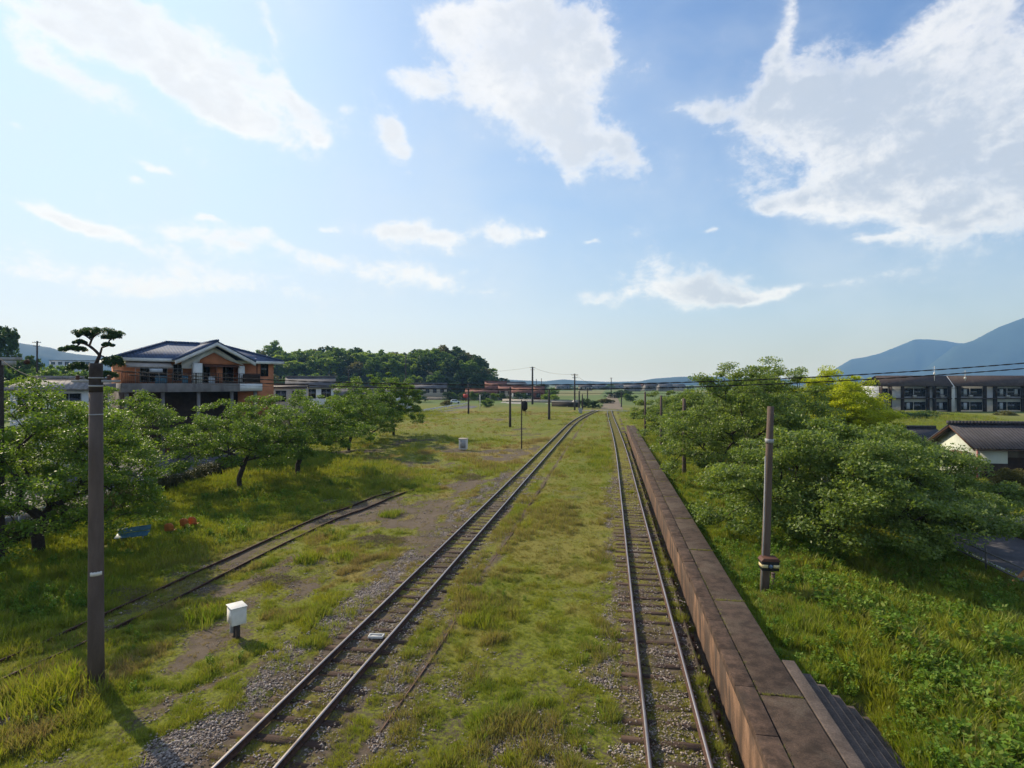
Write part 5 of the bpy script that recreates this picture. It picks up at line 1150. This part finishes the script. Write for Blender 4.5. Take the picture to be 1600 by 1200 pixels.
# broad leaved weeds
P = sample([(8,14,22),(14,24,16),(24,42,7),(42,75,2.)]); X_, Y_, D = P.T; g, h, dry, gv = zones(X_, Y_)
n_ = fbm(X_*.5, Y_*.5, 91); keep = (((X_ > 4.1) & (RNG.random(len(g)) < .35+.65*ss(n_, .42, .6))) | ((X_ < -17) & (RNG.random(len(g)) < ss(n_, .45, .65)*.7)) | ((X_ < -9) & (RNG.random(len(g)) < ss(n_, .58, .7)*.5)) | ((X_ > -5) & (X_ < .5) & (RNG.random(len(g)) < ss(n_, .66, .74)*.3))) & (g > .1) & (X_ < 40) & (X_ > -45)
X_, Y_, D, h, dry = [a[keep] for a in (X_, Y_, D, h, dry)]
sc = np.clip(h*RNG.uniform(.6, 1.7, len(h))/.30, .15, 1.9)
scatter('weeds', np.stack([X_, Y_, terr(X_, Y_)], 1), sc, dry*.5, [weed_mesh('weed', 300+k, 7, .38, .15, .085, 'weed') for k in range(5)], 'leafy green weeds, thickest right of the platform', 'weeds')
# weeds rooted in the joints of the platform
jy = []; 
for k in range(2200):
    yv = RNG.uniform(8, 87)
    if RNG.random() < .35:
        j = 2.0+5.05*round((yv-2)/5.05); jy.append((RNG.uniform(P0+.45, P1), j+RNG.normal()*.02, PH-.03, .35))
    elif fbm(np.array(yv*.3), np.array(0.), 77) > .42-.15*(yv > 30): jy.append((P0+.372+RNG.normal()*.02, yv, PH-.05, .4))
jy = np.array(jy); 
scatter('joint_weeds', jy[:, :3], jy[:, 3]*RNG.uniform(.4, 1.5, len(jy)), RNG.uniform(.1, .5, len(jy)), [tuft_mesh('small_tuft', 400+k, 14, .14, .08, .01, 'grass', .7) for k in range(3)], 'thin weeds growing in the platform joints', 'weeds')
# tall clumps scattered in the yard, as in the photograph
ck = []
for (px, py, r, s_) in [(90,1085,.8,2.2),(60,1100,.6,1.8),(330,960,.7,1.6),(480,872,.5,1.6),(540,870,.5,1.4),(608,803,.6,1.5),(735,975,.5,1.3),(742,930,.4,1.),(520,790,.9,1.3),(985,770,.3,.8),(325,795,1.5,1.4),(400,800,1.6,1.3),(250,850,1.2,1.3),(1330,1035,.8,1.6),(1265,1005,.8,1.5),(1480,1040,1.,1.7),(1570,1040,1.,1.6)]:
    cx, cy = gp(px, py)
    for k in range(int(60*r)): ck.append((cx+RNG.normal()*r*.5, cy+RNG.normal()*r*.5, s_))
ck = np.array(ck); scatter('tall_grass', np.stack([ck[:, 0], ck[:, 1], terr(ck[:, 0], ck[:, 1])], 1), ck[:, 2]*RNG.uniform(.6, 1.2, len(ck)), RNG.uniform(0, .2, len(ck)), [tuft_mesh('tall_tuft', 420+k, 24, .26, .12, .013, 'grass', .45) for k in range(4)], 'taller darker grass clumps in the yard', 'grass')
# stones
P = sample([(8,14,150),(14,24,70),(24,45,26),(45,62,6)]); X_, Y_, D = P.T; g, h, dry, gv = zones(X_, Y_)
keep = (RNG.random(len(gv)) < gv**1.1*.8) & (X_ < 2.4) & (X_ > -18); X_, Y_, D = X_[keep], Y_[keep], D[keep]
scatter('ballast_gravel', np.stack([X_, Y_, terr(X_, Y_)+.005], 1), RNG.uniform(.6, 1.35, len(X_))*np.clip(D/26, 1, 1.5), X_*0, [stone_mesh('stones', 500+k, 'stone') for k in range(5)], 'grey and brown ballast stones along the tracks', 'gravel')
# ------------------------------------------------------------------ haze
hm = bpy.data.materials.new('haze'); hm.use_nodes = True; hm.node_tree.nodes.clear(); t = NT(hm.node_tree)
pv = t.node('ShaderNodeVolumePrincipled', Density=HZ, Anisotropy=.0); t.put(pv.inputs['Color'], (.30,.58,1.))
t.l.new(pv.outputs[0], t.node('ShaderNodeOutputMaterial').inputs['Volume'])
hb = MB().box(-6600, 6600, -6600, 6600, -12, 820).build('haze', hm); hb['kind'] = 'stuff'
